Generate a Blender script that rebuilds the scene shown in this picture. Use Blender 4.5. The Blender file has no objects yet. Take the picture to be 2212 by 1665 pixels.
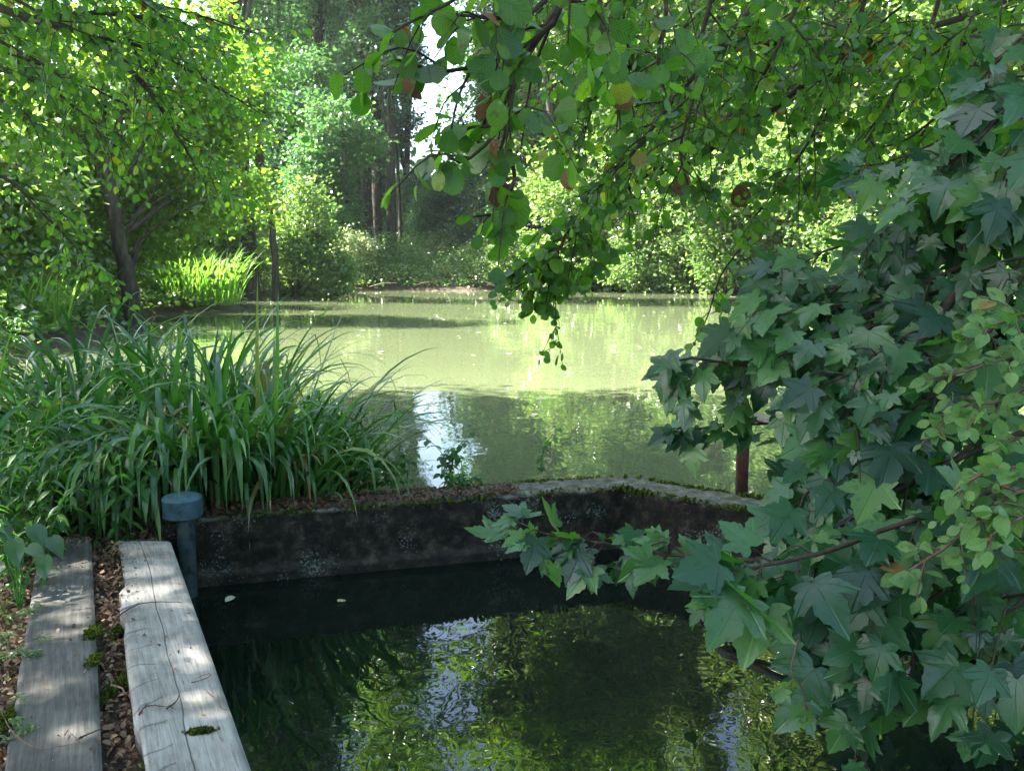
import bpy, math, random
import numpy as np
from mathutils import Vector

# ------------------------------------------------------------------ basics
SC = bpy.context.scene
COL = SC.collection
PI = math.pi
CAMZ = 1.4
PITCH = math.atan((832.5 - 560) / 2000.0)
FW = np.array([0, math.cos(PITCH), -math.sin(PITCH)])
UP = np.array([0, math.sin(PITCH), math.cos(PITCH)])
RT = np.array([1.0, 0, 0])
CAM = np.array([0, 0, CAMZ])

def ray(px, py):
    return FW + RT * (px - 1106) / 2000.0 + UP * (832.5 - py) / 2000.0

def at(px, py, D):
    r = ray(px, py)
    return CAM + r * (D / r[1])

def onz(px, py, z):
    r = ray(px, py)
    return CAM + r * ((z - CAMZ) / r[2])

def path(*pts):
    return np.array([at(*p) for p in pts])

def norm(v):
    return v / np.maximum(np.linalg.norm(v, axis=-1, keepdims=True), 1e-9)

def smooth_path(pts, n):
    """Catmull-Rom through the points, n samples."""
    p = np.asarray(pts, float)
    if len(p) == 2:
        t = np.linspace(0, 1, n)[:, None]
        return p[0] * (1 - t) + p[1] * t
    q = np.vstack([2 * p[0] - p[1], p, 2 * p[-1] - p[-2]])
    seg = len(p) - 1
    u = np.linspace(0, seg - 1e-6, n)
    i = u.astype(int)
    t = (u - i)[:, None]
    a, b, c, d = q[i], q[i + 1], q[i + 2], q[i + 3]
    return 0.5 * ((2 * b) + (-a + c) * t + (2 * a - 5 * b + 4 * c - d) * t ** 2 + (-a + 3 * b - 3 * c + d) * t ** 3)

# ------------------------------------------------------------------ mesh building
class MB:
    """Collects vertices and faces; build() links them as ONE mesh object."""
    def __init__(s):
        s.v, s.f, s.fs, s.r, s.uv, s.n = [], [], [], [], [], 0
    def add(s, V, F, rnd=0.5, uv=None):
        V = np.asarray(V, float).reshape(-1, 3)
        F = np.asarray(F, int)
        s.v.append(V)
        s.f.append((F + s.n).ravel())
        s.fs.append(np.full(len(F), F.shape[1]))
        s.r.append(np.broadcast_to(np.asarray(rnd, float), (len(V),)))
        s.uv.append(np.zeros((len(V), 2)) if uv is None else np.asarray(uv, float))
        s.n += len(V)
    def build(s, name, m, parent=None, origin=(0, 0, 0), smooth=False):
        me = bpy.data.meshes.new(name)
        V = np.concatenate(s.v) - np.asarray(origin, float)
        F = np.concatenate(s.f); S = np.concatenate(s.fs)
        me.vertices.add(len(V)); me.vertices.foreach_set('co', V.astype(np.float32).ravel())
        me.loops.add(len(F)); me.loops.foreach_set('vertex_index', F.astype(np.int32))
        me.polygons.add(len(S))
        st = np.concatenate([[0], np.cumsum(S)[:-1]])
        me.polygons.foreach_set('loop_start', st.astype(np.int32))
        me.polygons.foreach_set('loop_total', S.astype(np.int32))
        me.update(calc_edges=True)
        if smooth:
            me.polygons.foreach_set('use_smooth', np.ones(len(S), bool))
        at_ = me.attributes.new('rnd', 'FLOAT', 'POINT')
        at_.data.foreach_set('value', np.concatenate(s.r).astype(np.float32))
        uvl = me.uv_layers.new(name='UVMap')
        uvl.data.foreach_set('uv', np.concatenate(s.uv)[F].astype(np.float32).ravel())
        me.materials.append(m)
        o = bpy.data.objects.new(name, me)
        COL.objects.link(o)
        if parent is not None:
            o.parent = parent
        o.location = origin if parent is None else (Vector(origin) - parent.location)
        return o
    def tube(s, pts, rad, sides=6, rnd=0.5):
        P = np.asarray(pts, float); n = len(P)
        R = np.broadcast_to(np.asarray(rad, float), (n,))
        T = norm(np.gradient(P, axis=0))
        ref = np.array([0, 0, 1.0]) if abs(T[:, 2]).mean() < 0.8 else np.array([1.0, 0, 0])
        A = norm(np.cross(T, ref)); B = np.cross(T, A)
        a = np.arange(sides) * 2 * PI / sides
        V = P[:, None] + R[:, None, None] * (np.cos(a)[None, :, None] * A[:, None] + np.sin(a)[None, :, None] * B[:, None])
        i = np.arange(n - 1)[:, None] * sides; j = np.arange(sides)[None]; k = (j + 1) % sides
        F = np.stack([i + j, i + k, i + sides + k, i + sides + j], -1).reshape(-1, 4)
        L = np.concatenate([[0], np.cumsum(np.linalg.norm(np.diff(P, axis=0), axis=1))])
        uv = np.stack([np.tile(a / (2 * PI), n), np.repeat(L, sides)], -1)
        s.add(V.reshape(-1, 3), F, rnd, uv)
        s.add(V[-1], [list(range(sides))], rnd)
        s.add(V[0], [list(range(sides))[::-1]], rnd)
    def box(s, c, d, rot=0.0):
        c = np.array(c, float); x, y, z = np.array(d, float) / 2
        V = np.array([[sx * x, sy * y, sz * z] for sz in (-1, 1) for sy in (-1, 1) for sx in (-1, 1)])
        cr, sr = math.cos(rot), math.sin(rot)
        V = np.stack([V[:, 0] * cr - V[:, 1] * sr, V[:, 0] * sr + V[:, 1] * cr, V[:, 2]], -1) + c
        s.add(V, [[0, 2, 3, 1], [4, 5, 7, 6], [0, 1, 5, 4], [2, 6, 7, 3], [0, 4, 6, 2], [1, 3, 7, 5]])
    def leaves(s, P, X, N, S, T, rnd, bend=0.15):
        """One copy of template T=(verts, faces) per position."""
        TV, TF = T
        X = norm(X); N = norm(N - X * np.sum(N * X, -1, keepdims=True)); Y = np.cross(N, X)
        b = np.broadcast_to(np.asarray(bend, float), (len(P),))
        zz = TV[None, :, 2] - b[:, None] * (TV[:, 0] ** 2 + 0.6 * TV[:, 1] ** 2)[None]
        V = P[:, None] + S[:, None, None] * (TV[None, :, 0, None] * X[:, None] + TV[None, :, 1, None] * Y[:, None] + zz[..., None] * N[:, None])
        k = len(TV); n = len(P)
        for TFi in TF:
            pass
        F = (np.arange(n)[:, None, None] * k + np.asarray(TF)[None]).reshape(-1, np.asarray(TF).shape[1])
        s.add(V.reshape(-1, 3), F, np.repeat(rnd, k), np.tile(TV[:, :2], (n, 1)))

def halfleaf(h):
    """Fan-triangulated symmetric leaf from a half outline base->tip."""
    h = np.array(h, float)
    a = h; b = h[::-1].copy(); b[:, 1] *= -1
    out = np.vstack([a, b[1:]] if h[-1, 1] == 0 else [a, b])
    if h[0, 1] == 0:
        out = out[:-1]
    return out

def fan_template(half, cx, fold=0.12):
    o = halfleaf(half)
    V = np.zeros((len(o) + 1, 3)); V[0, :2] = (cx, 0); V[1:, :2] = o
    V[:, 2] = fold * np.abs(V[:, 1])
    n = len(o)
    F = [[0, 1 + (i + 1) % n, 1 + i] for i in range(n)]
    return V, np.array(F)

T_QUAD = (np.array([[0, 0, 0], [.45, .36, .08], [1, 0, 0], [.45, -.36, .08]], float), np.array([[0, 2, 1], [0, 3, 2]]))
T_OVAL = fan_template([(0, 0), (.15, .22), (.45, .36), (.75, .26), (1, 0)], .5, .18)
T_LANCE = fan_template([(0, 0), (.12, .11), (.35, .17), (.65, .12), (1, 0)], .4, .25)
T_HEART = fan_template([(0, 0), (-.05, .14), (.08, .28), (.3, .34), (.55, .26), (.78, .12), (1, 0)], .3, .2)
T_ALDER = fan_template([(0, 0), (.08, .12), (.16, .20), (.24, .30), (.34, .36), (.45, .44), (.56, .43), (.66, .46), (.76, .40),
                        (.84, .36), (.91, .26), (.97, .16), (.96, .06), (.95, 0)], .5, .14)
T_MAPLE = fan_template([(0, .03), (-.10, .10), (-.15, .26), (-.12, .42), (.0, .38), (.08, .34), (.13, .45), (.20, .47), (.27, .57),
                        (.34, .58), (.44, .70), (.46, .56), (.50, .50), (.45, .38), (.42, .27), (.50, .30), (.57, .33), (.62, .28), (.72, .26),
                        (.77, .17), (.87, .13), (1.02, 0)], .25, .12)

# ------------------------------------------------------------------ materials
def nmat(name):
    m = bpy.data.materials.new(name); m.use_nodes = True
    nt = m.node_tree; nt.nodes.clear()
    return m, nt, nt.nodes, nt.links

def N(nt, t, **kw):
    n = nt.nodes.new(t)
    for k, v in kw.items():
        if k in n.inputs.keys():
            n.inputs[k].default_value = v
        else:
            setattr(n, k, v)
    return n

def ramp(nt, stops, fac, interp='LINEAR'):
    r = nt.nodes.new('ShaderNodeValToRGB'); cr = r.color_ramp; cr.interpolation = interp
    while len(cr.elements) < len(stops):
        cr.elements.new(0.5)
    for e, (p, c) in zip(cr.elements, stops):
        e.position = p; e.color = (*c, 1) if len(c) == 3 else c
    nt.links.new(fac, r.inputs['Fac'])
    return r

def leaf_mat(name, stops, tmul=(2.2, 2.4, 1.2), trans=0.42, rough=0.38, spec=0.5, veins=False, spots=False):
    m, nt, nd, lk = nmat(name)
    a = N(nt, 'ShaderNodeAttribute', attribute_name='rnd')
    c = ramp(nt, stops, a.outputs['Fac'])
    col = c.outputs['Color']
    geo = N(nt, 'ShaderNodeNewGeometry')
    p = N(nt, 'ShaderNodeBsdfPrincipled', Roughness=rough)
    p.inputs['Specular IOR Level'].default_value = spec
    if veins:
        uv = N(nt, 'ShaderNodeUVMap'); sx = N(nt, 'ShaderNodeSeparateXYZ'); lk.new(uv.outputs['UV'], sx.inputs[0])
        ay = N(nt, 'ShaderNodeMath', operation='ABSOLUTE'); lk.new(sx.outputs['Y'], ay.inputs[0])
        # side veins: lines y = k*(x - x0) in leaf space
        if veins == 'palm':
            ang = N(nt, 'ShaderNodeMath', operation='ARCTAN2'); lk.new(ay.outputs[0], ang.inputs[0]); lk.new(sx.outputs['X'], ang.inputs[1])
            mn = None
            for t0 in (0.0, 0.98, 1.72):
                d = N(nt, 'ShaderNodeMath', operation='SUBTRACT'); lk.new(ang.outputs[0], d.inputs[0]); d.inputs[1].default_value = t0
                ab = N(nt, 'ShaderNodeMath', operation='ABSOLUTE'); lk.new(d.outputs[0], ab.inputs[0])
                if mn is None: mn = ab
                else:
                    q = N(nt, 'ShaderNodeMath', operation='MINIMUM'); lk.new(mn.outputs[0], q.inputs[0]); lk.new(ab.outputs[0], q.inputs[1]); mn = q
            v = mn.outputs[0]; w = 0.035
        else:
            k = N(nt, 'ShaderNodeMath', operation='MULTIPLY_ADD'); lk.new(ay.outputs[0], k.inputs[0]); k.inputs[1].default_value = -0.8; lk.new(sx.outputs['X'], k.inputs[2])
            fr = N(nt, 'ShaderNodeMath', operation='PINGPONG'); lk.new(k.outputs[0], fr.inputs[0]); fr.inputs[1].default_value = 0.065
            q = N(nt, 'ShaderNodeMath', operation='MINIMUM'); lk.new(fr.outputs[0], q.inputs[0]); lk.new(ay.outputs[0], q.inputs[1])
            v = q.outputs[0]; w = 0.012
        ss = N(nt, 'ShaderNodeMapRange'); lk.new(v, ss.inputs['Value']); ss.inputs['From Max'].default_value = w
        mx = N(nt, 'ShaderNodeMix', data_type='RGBA', blend_type='MULTIPLY')
        mr = ramp(nt, [(0, (1.7, 1.6, 1.5)), (1, (1, 1, 1))], ss.outputs[0])
        mx.inputs['Factor'].default_value = 1; lk.new(col, mx.inputs['A']); lk.new(mr.outputs['Color'], mx.inputs['B']); col = mx.outputs['Result']
        bp = N(nt, 'ShaderNodeBump', Strength=0.6, Distance=0.004); lk.new(ss.outputs[0], bp.inputs['Height'])
        lk.new(bp.outputs[0], p.inputs['Normal'])
    if spots:
        tc = N(nt, 'ShaderNodeTexCoord'); ns = N(nt, 'ShaderNodeTexNoise', Scale=45.0, Detail=3.0)
        lk.new(tc.outputs['Object'], ns.inputs['Vector'])
        sr = ramp(nt, [(0.0, (.5, .45, .4)), (0.30, (.62, .58, .5)), (0.40, (1, 1, 1)), (0.62, (1, 1, 1)), (0.8, (1.35, 1.25, 1.2))], ns.outputs['Fac'])
        mx = N(nt, 'ShaderNodeMix', data_type='RGBA', blend_type='MULTIPLY'); mx.inputs['Factor'].default_value = 1
        lk.new(col, mx.inputs['A']); lk.new(sr.outputs['Color'], mx.inputs['B']); col = mx.outputs['Result']
    lk.new(col, p.inputs['Base Color'])
    tr = N(nt, 'ShaderNodeBsdfTranslucent')
    tm = N(nt, 'ShaderNodeMix', data_type='RGBA', blend_type='MULTIPLY'); tm.inputs['Factor'].default_value = 1
    lk.new(col, tm.inputs['A']); tm.inputs['B'].default_value = (*tmul, 1); lk.new(tm.outputs['Result'], tr.inputs['Color'])
    mix = N(nt, 'ShaderNodeMixShader'); mix.inputs[0].default_value = trans
    lk.new(p.outputs[0], mix.inputs[1]); lk.new(tr.outputs[0], mix.inputs[2])
    out = N(nt, 'ShaderNodeOutputMaterial'); lk.new(mix.outputs[0], out.inputs[0])
    return m

def noise_mat(name, stops, scale=6.0, rough=0.85, bump=0.3, dist=0.02, stretch=(1, 1, 1), detail=8.0, extra=None, coord='Object', spec=0.3):
    m, nt, nd, lk = nmat(name)
    tc = N(nt, 'ShaderNodeTexCoord'); mp = N(nt, 'ShaderNodeMapping'); mp.inputs['Scale'].default_value = stretch
    lk.new(tc.outputs[coord], mp.inputs['Vector'])
    ns = N(nt, 'ShaderNodeTexNoise', Scale=scale, Detail=detail, Roughness=0.65); lk.new(mp.outputs[0], ns.inputs['Vector'])
    c = ramp(nt, stops, ns.outputs['Fac'])
    col = c.outputs['Color']
    p = N(nt, 'ShaderNodeBsdfPrincipled', Roughness=rough); p.inputs['Specular IOR Level'].default_value = spec
    bh = ns.outputs['Fac']
    if extra:
        col, bh = extra(nt, tc, mp, col, bh)
    lk.new(col, p.inputs['Base Color'])
    bp = N(nt, 'ShaderNodeBump', Strength=bump, Distance=dist); lk.new(bh, bp.inputs['Height']); lk.new(bp.outputs[0], p.inputs['Normal'])
    out = N(nt, 'ShaderNodeOutputMaterial'); lk.new(p.outputs[0], out.inputs[0])
    return m

GREENS = [(0.0, (.028, .085, .018)), (.35, (.045, .12, .022)), (.7, (.065, .15, .025)), (.93, (.10, .18, .03)), (1.0, (.16, .17, .03))]
M = {}
M['far_leaf'] = leaf_mat('far_leaf', GREENS, trans=.45, rough=.42)
M['lime_leaf'] = leaf_mat('lime_leaf', [(0, (.05, .12, .018)), (.5, (.085, .17, .022)), (1, (.15, .21, .03))], tmul=(2.2, 2.3, .9), trans=.52, rough=.3, spec=.7)
M['pale_leaf'] = leaf_mat('pale_leaf', [(0, (.05, .12, .028)), (.5, (.105, .175, .055)), (1, (.22, .26, .11))], trans=.38, rough=.27, spec=.8)
M['glare_leaf'] = leaf_mat('glare_leaf', [(0, (.12, .18, .08)), (.5, (.26, .3, .18)), (1, (.4, .42, .3))], trans=.35, rough=.27, spec=.8)  # sun glare on leaves, painted in as a whitish base colour
M['blue_leaf'] = leaf_mat('blue_leaf', [(0, (.03, .085, .035)), (.5, (.055, .12, .042)), (1, (.095, .165, .05))], tmul=(1.8, 2.2, 1.3), trans=.42, rough=.33, spec=.7)
M['alder_leaf'] = leaf_mat('alder_leaf', [(0, (.028, .085, .022)), (.45, (.045, .12, .024)), (.88, (.07, .16, .026)), (.95, (.10, .19, .028)), (.985, (.2, .25, .03)), (.996, (.13, .055, .025)), (1, (.10, .035, .02))],
                           tmul=(3.0, 3.3, .8), trans=.48, rough=.36, spec=.55, veins='side', spots=True)
M['maple_leaf'] = leaf_mat('maple_leaf', [(0, (.010, .048, .022)), (.45, (.026, .10, .038)), (.75, (.05, .14, .045)), (.992, (.075, .18, .045)), (.998, (.12, .07, .03)), (1, (.14, .06, .035))],
                           tmul=(2.8, 3.2, .5), trans=.30, rough=.36, spec=.6, veins='palm', spots=True)
M['dogwood_leaf'] = leaf_mat('dogwood_leaf', [(0, (.07, .17, .05)), (.5, (.11, .23, .065)), (.97, (.16, .28, .08)), (1, (.3, .13, .05))], tmul=(1.9, 2.0, .9), trans=.35, rough=.4, veins='side', spots=True)
M['sedge'] = leaf_mat('sedge', [(0, (.015, .07, .015)), (.5, (.05, .15, .035)), (.93, (.10, .22, .06)), (.97, (.14, .15, .05)), (1, (.22, .16, .07))], tmul=(2.0, 2.4, .7), trans=.25, rough=.3, spec=.7)
M['reed'] = leaf_mat('reed', [(0, (.06, .15, .025)), (1, (.13, .23, .05))], trans=.5, rough=.4)
M['nettle'] = leaf_mat('nettle', [(0, (.03, .10, .02)), (.6, (.05, .15, .028)), (1, (.09, .19, .035))], trans=.38, rough=.45, veins='side')
M['litter'] = leaf_mat('litter', [(0, (.07, .035, .022)), (.4, (.16, .085, .05)), (.8, (.28, .165, .10)), (.96, (.4, .28, .18)), (1, (.12, .17, .03))], tmul=(1.2, 1, .8), trans=.15, rough=.7, spots=True)
M['floating'] = leaf_mat('floating', [(0, (.45, .4, .22)), (1, (.75, .72, .55))], tmul=(1, 1, 1), trans=.1, rough=.5)
M['moss'] = leaf_mat('moss', [(0, (.02, .035, .008)), (.6, (.045, .07, .012)), (1, (.12, .13, .02))], trans=.3, rough=.8, spec=.1)
M['bark'] = noise_mat('bark', [(.3, (.018, .014, .010)), (.55, (.06, .05, .035)), (.75, (.11, .10, .07))], scale=9, stretch=(1, 1, .25), bump=.9, dist=.04)
M['pale_bark'] = noise_mat('pale_bark', [(.3, (.07, .07, .065)), (.6, (.15, .15, .14)), (.8, (.24, .23, .21))], scale=7, stretch=(1, 1, .3), bump=.7, dist=.04)
M['twig'] = noise_mat('twig', [(.3, (.02, .014, .01)), (.6, (.06, .045, .03)), (.8, (.12, .10, .075))], scale=30, stretch=(1, 1, 1), bump=.4, dist=.004)
M['brown_twig'] = noise_mat('brown_twig', [(.3, (.07, .04, .03)), (.7, (.2, .14, .1))], scale=40, bump=.4, dist=.003)
M['soil'] = noise_mat('soil', [(.3, (.018, .013, .009)), (.5, (.05, .035, .022)), (.7, (.07, .075, .03))], scale=5, bump=.8, dist=.05)

def plank_extra(nt, tc, mp, col, bh):
    lk = nt.links
    sx = N(nt, 'ShaderNodeSeparateXYZ'); lk.new(tc.outputs['Object'], sx.inputs[0])
    # coarse weather stains
    n2 = N(nt, 'ShaderNodeTexNoise', Scale=3.2, Detail=5.0, Roughness=.6); lk.new(tc.outputs['Object'], n2.inputs['Vector'])
    st = ramp(nt, [(.32, (.5, .5, .46)), (.55, (1, 1, 1)), (.75, (1.18, 1.18, 1.16))], n2.outputs['Fac'])
    mx = N(nt, 'ShaderNodeMix', data_type='RGBA', blend_type='MULTIPLY'); mx.inputs['Factor'].default_value = 1
    lk.new(col, mx.inputs['A']); lk.new(st.outputs['Color'], mx.inputs['B'])
    # short scratches and pits
    m3 = N(nt, 'ShaderNodeMapping'); m3.inputs['Scale'].default_value = (60, 9, 9); lk.new(tc.outputs['Object'], m3.inputs['Vector'])
    n3 = N(nt, 'ShaderNodeTexNoise', Scale=1.6, Detail=3.0, Roughness=.7); lk.new(m3.outputs[0], n3.inputs['Vector'])
    sc = ramp(nt, [(.28, (.35, .33, .3)), (.38, (1, 1, 1))], n3.outputs['Fac'])
    m4 = N(nt, 'ShaderNodeMix', data_type='RGBA', blend_type='MULTIPLY'); m4.inputs['Factor'].default_value = 1
    lk.new(mx.outputs['Result'], m4.inputs['A']); lk.new(sc.outputs['Color'], m4.inputs['B'])
    m6 = N(nt, 'ShaderNodeMapping'); m6.inputs['Scale'].default_value = (190, 5, 5); lk.new(tc.outputs['Object'], m6.inputs['Vector'])
    n6 = N(nt, 'ShaderNodeTexNoise', Scale=1.0, Detail=4.0, Roughness=.75); lk.new(m6.outputs[0], n6.inputs['Vector'])
    fb = ramp(nt, [(.3, (.6, .59, .57)), (.5, (.95, .95, .94)), (.7, (1.15, 1.15, 1.14))], n6.outputs['Fac'])
    m7 = N(nt, 'ShaderNodeMix', data_type='RGBA', blend_type='MULTIPLY'); m7.inputs['Factor'].default_value = 1
    lk.new(m4.outputs['Result'], m7.inputs['A']); lk.new(fb.outputs['Color'], m7.inputs['B'])
    return m7.outputs['Result'], bh

def saw_extra(nt, tc, mp, col, bh):
    lk = nt.links
    col, bh = plank_extra(nt, tc, mp, col, bh)
    # rough saw steps across the board, only on its worn half
    sx = N(nt, 'ShaderNodeSeparateXYZ'); lk.new(tc.outputs['Object'], sx.inputs[0])
    n2 = N(nt, 'ShaderNodeTexNoise', Scale=4.0, Detail=2.0); lk.new(tc.outputs['Object'], n2.inputs['Vector'])
    k = N(nt, 'ShaderNodeMath', operation='MULTIPLY_ADD'); lk.new(n2.outputs['Fac'], k.inputs[0]); k.inputs[1].default_value = .28; lk.new(sx.outputs['Y'], k.inputs[2])
    k2 = N(nt, 'ShaderNodeMath', operation='MULTIPLY_ADD'); lk.new(sx.outputs['X'], k2.inputs[0]); k2.inputs[1].default_value = -.28; lk.new(k.outputs[0], k2.inputs[2])
    fr = N(nt, 'ShaderNodeMath', operation='FRACT'); m5 = N(nt, 'ShaderNodeMath', operation='MULTIPLY'); m5.inputs[1].default_value = 6.5
    lk.new(k2.outputs[0], m5.inputs[0]); lk.new(m5.outputs[0], fr.inputs[0])
    left = N(nt, 'ShaderNodeMapRange'); lk.new(sx.outputs['X'], left.inputs['Value'])
    left.inputs['From Min'].default_value = -.01; left.inputs['From Max'].default_value = -.05
    mm = N(nt, 'ShaderNodeMath', operation='MULTIPLY'); lk.new(fr.outputs[0], mm.inputs[0]); lk.new(left.outputs[0], mm.inputs[1])
    dk = ramp(nt, [(.0, (1, 1, 1)), (.86, (1, 1, 1)), (.95, (.45, .43, .42)), (1, (.9, .9, .9))], mm.outputs[0])
    m4 = N(nt, 'ShaderNodeMix', data_type='RGBA', blend_type='MULTIPLY'); m4.inputs['Factor'].default_value = 1
    lk.new(col, m4.inputs['A']); lk.new(dk.outputs['Color'], m4.inputs['B'])
    ad = N(nt, 'ShaderNodeMath', operation='MULTIPLY_ADD'); lk.new(mm.outputs[0], ad.inputs[0]); ad.inputs[1].default_value = 1.5; lk.new(bh, ad.inputs[2])
    # long split
    n6 = N(nt, 'ShaderNodeTexNoise', Scale=1.1, Detail=4.0); lk.new(sx.outputs['Y'], n6.inputs['Vector'])
    k6 = N(nt, 'ShaderNodeMath', operation='MULTIPLY_ADD'); lk.new(n6.outputs['Fac'], k6.inputs[0]); k6.inputs[1].default_value = .045; lk.new(sx.outputs['X'], k6.inputs[2])
    k7 = N(nt, 'ShaderNodeMath', operation='SUBTRACT'); lk.new(k6.outputs[0], k7.inputs[0]); k7.inputs[1].default_value = .022
    k8 = N(nt, 'ShaderNodeMath', operation='ABSOLUTE'); lk.new(k7.outputs[0], k8.inputs[0])
    cr = N(nt, 'ShaderNodeMapRange'); lk.new(k8.outputs[0], cr.inputs['Value']); cr.inputs['From Min'].default_value = .0012; cr.inputs['From Max'].default_value = .003
    cc = ramp(nt, [(0, (.10, .08, .07)), (1, (1, 1, 1))], cr.outputs[0])
    m9 = N(nt, 'ShaderNodeMix', data_type='RGBA', blend_type='MULTIPLY'); m9.inputs['Factor'].default_value = .85
    lk.new(m4.outputs['Result'], m9.inputs['A']); lk.new(cc.outputs['Color'], m9.inputs['B'])
    return m9.outputs['Result'], ad.outputs[0]

M['plank_dark'] = noise_mat('plank_dark', [(.25, (.045, .042, .038)), (.5, (.10, .098, .09)), (.75, (.165, .16, .15))], scale=4, stretch=(14, 1, 1), rough=.8, bump=.5, dist=.004, extra=plank_extra)
M['plank_pale'] = noise_mat('plank_pale', [(.25, (.18, .172, .16)), (.5, (.30, .292, .275)), (.75, (.40, .395, .375))], scale=4, stretch=(14, 1, 1), rough=.75, bump=.5, dist=.004, extra=saw_extra)

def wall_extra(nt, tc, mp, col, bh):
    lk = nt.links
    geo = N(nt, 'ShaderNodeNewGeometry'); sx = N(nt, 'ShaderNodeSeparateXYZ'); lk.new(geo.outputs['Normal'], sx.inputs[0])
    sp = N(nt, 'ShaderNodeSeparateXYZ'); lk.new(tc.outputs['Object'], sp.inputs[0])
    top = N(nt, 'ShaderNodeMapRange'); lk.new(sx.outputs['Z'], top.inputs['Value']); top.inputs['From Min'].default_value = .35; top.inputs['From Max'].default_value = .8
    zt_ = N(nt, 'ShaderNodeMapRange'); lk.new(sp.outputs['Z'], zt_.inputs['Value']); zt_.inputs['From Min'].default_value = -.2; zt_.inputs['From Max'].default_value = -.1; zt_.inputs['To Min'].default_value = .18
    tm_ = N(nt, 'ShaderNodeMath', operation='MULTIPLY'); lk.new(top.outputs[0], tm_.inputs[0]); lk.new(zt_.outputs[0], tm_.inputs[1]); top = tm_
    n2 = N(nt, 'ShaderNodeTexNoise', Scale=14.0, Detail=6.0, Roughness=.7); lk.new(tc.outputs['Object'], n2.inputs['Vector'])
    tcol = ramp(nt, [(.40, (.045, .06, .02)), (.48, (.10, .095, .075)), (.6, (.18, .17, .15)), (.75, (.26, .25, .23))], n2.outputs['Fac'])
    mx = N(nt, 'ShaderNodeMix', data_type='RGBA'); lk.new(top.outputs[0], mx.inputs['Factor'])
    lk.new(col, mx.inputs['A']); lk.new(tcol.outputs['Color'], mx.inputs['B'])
    # lichen specks on the face
    n3 = N(nt, 'ShaderNodeTexNoise', Scale=75.0, Detail=4.0, Roughness=.7); lk.new(tc.outputs['Object'], n3.inputs['Vector'])
    n4 = N(nt, 'ShaderNodeTexNoise', Scale=4.0, Detail=3.0); lk.new(tc.outputs['Object'], n4.inputs['Vector'])
    pr = N(nt, 'ShaderNodeMath', operation='MULTIPLY'); lk.new(n3.outputs['Fac'], pr.inputs[0]); lk.new(n4.outputs['Fac'], pr.inputs[1])
    sp2 = N(nt, 'ShaderNodeMapRange'); lk.new(pr.outputs[0], sp2.inputs['Value']); sp2.inputs['From Min'].default_value = .352; sp2.inputs['From Max'].default_value = .375
    m2 = N(nt, 'ShaderNodeMix', data_type='RGBA'); lk.new(sp2.outputs[0], m2.inputs['Factor'])
    lk.new(mx.outputs['Result'], m2.inputs['A']); m2.inputs['B'].default_value = (.14, .17, .14, 1)
    return m2.outputs['Result'], n2.outputs['Fac']

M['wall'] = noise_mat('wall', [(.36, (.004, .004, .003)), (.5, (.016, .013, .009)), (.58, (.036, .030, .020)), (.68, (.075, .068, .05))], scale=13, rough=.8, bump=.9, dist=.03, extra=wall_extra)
M['cap_paint'] = noise_mat('cap_paint', [(.32, (.02, .035, .03)), (.46, (.055, .115, .15)), (.62, (.075, .14, .175)), (.72, (.13, .17, .16))], scale=22, rough=.55, bump=.3, dist=.003, spec=.5)
M['pipe_paint'] = noise_mat('pipe_paint', [(.38, (.012, .02, .015)), (.5, (.03, .06, .075)), (.62, (.06, .065, .045))], scale=16, rough=.55, bump=.3, dist=.004)
M['rust'] = noise_mat('rust', [(.3, (.02, .008, .007)), (.5, (.05, .018, .014)), (.75, (.10, .04, .028))], scale=20, rough=.85, bump=.5, dist=.006)
M['rail_wood'] = noise_mat('rail_wood', [(.3, (.10, .09, .075)), (.6, (.22, .2, .18))], scale=8, stretch=(1, 8, 8), rough=.8, bump=.4, dist=.004)

def water_mat(name, c0, c1, rip, rough, bump, noise_sc, an=(1, .55), dist=.4, ior=1.33):
    m, nt, nd, lk = nmat(name)
    tc = N(nt, 'ShaderNodeTexCoord')
    n0 = N(nt, 'ShaderNodeTexNoise', Scale=noise_sc, Detail=3.0); lk.new(tc.outputs['Object'], n0.inputs['Vector'])
    c = ramp(nt, [(.3, c0), (.7, c1)], n0.outputs['Fac'])
    p = N(nt, 'ShaderNodeBsdfPrincipled', Roughness=rough, IOR=ior); lk.new(c.outputs['Color'], p.inputs['Base Color'])
    mp = N(nt, 'ShaderNodeMapping'); mp.inputs['Scale'].default_value = (an[0], an[1], 1); lk.new(tc.outputs['Object'], mp.inputs['Vector'])
    n1 = N(nt, 'ShaderNodeTexNoise', Scale=rip, Detail=2.0, Roughness=.5, Distortion=dist); lk.new(mp.outputs[0], n1.inputs['Vector'])
    n2 = N(nt, 'ShaderNodeTexNoise', Scale=rip * .17, Detail=1.0); lk.new(tc.outputs['Object'], n2.inputs['Vector'])
    ad = N(nt, 'ShaderNodeMath', operation='MULTIPLY_ADD'); lk.new(n2.outputs['Fac'], ad.inputs[0]); ad.inputs[1].default_value = 3.0; lk.new(n1.outputs['Fac'], ad.inputs[2])
    bp = N(nt, 'ShaderNodeBump', Strength=1.0, Distance=bump); lk.new(ad.outputs[0], bp.inputs['Height']); lk.new(bp.outputs[0], p.inputs['Normal'])
    out = N(nt, 'ShaderNodeOutputMaterial'); lk.new(p.outputs[0], out.inputs[0])
    return m
M['pond'] = water_mat('pond', (.083, .105, .052), (.10, .123, .062), 5.0, .02, .0022, .15)
M['basin'] = water_mat('basin', (.004, .008, .006), (.007, .012, .008), 4.5, .012, .0026, .8, (1.1, .8), .15, 1.45)

# ------------------------------------------------------------------ object helpers
def tag(o, label=None, cat=None, group=None, kind=None):
    if label: o['label'] = label
    if cat: o['category'] = cat
    if group: o['group'] = group
    if kind: o['kind'] = kind
    return o

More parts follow.
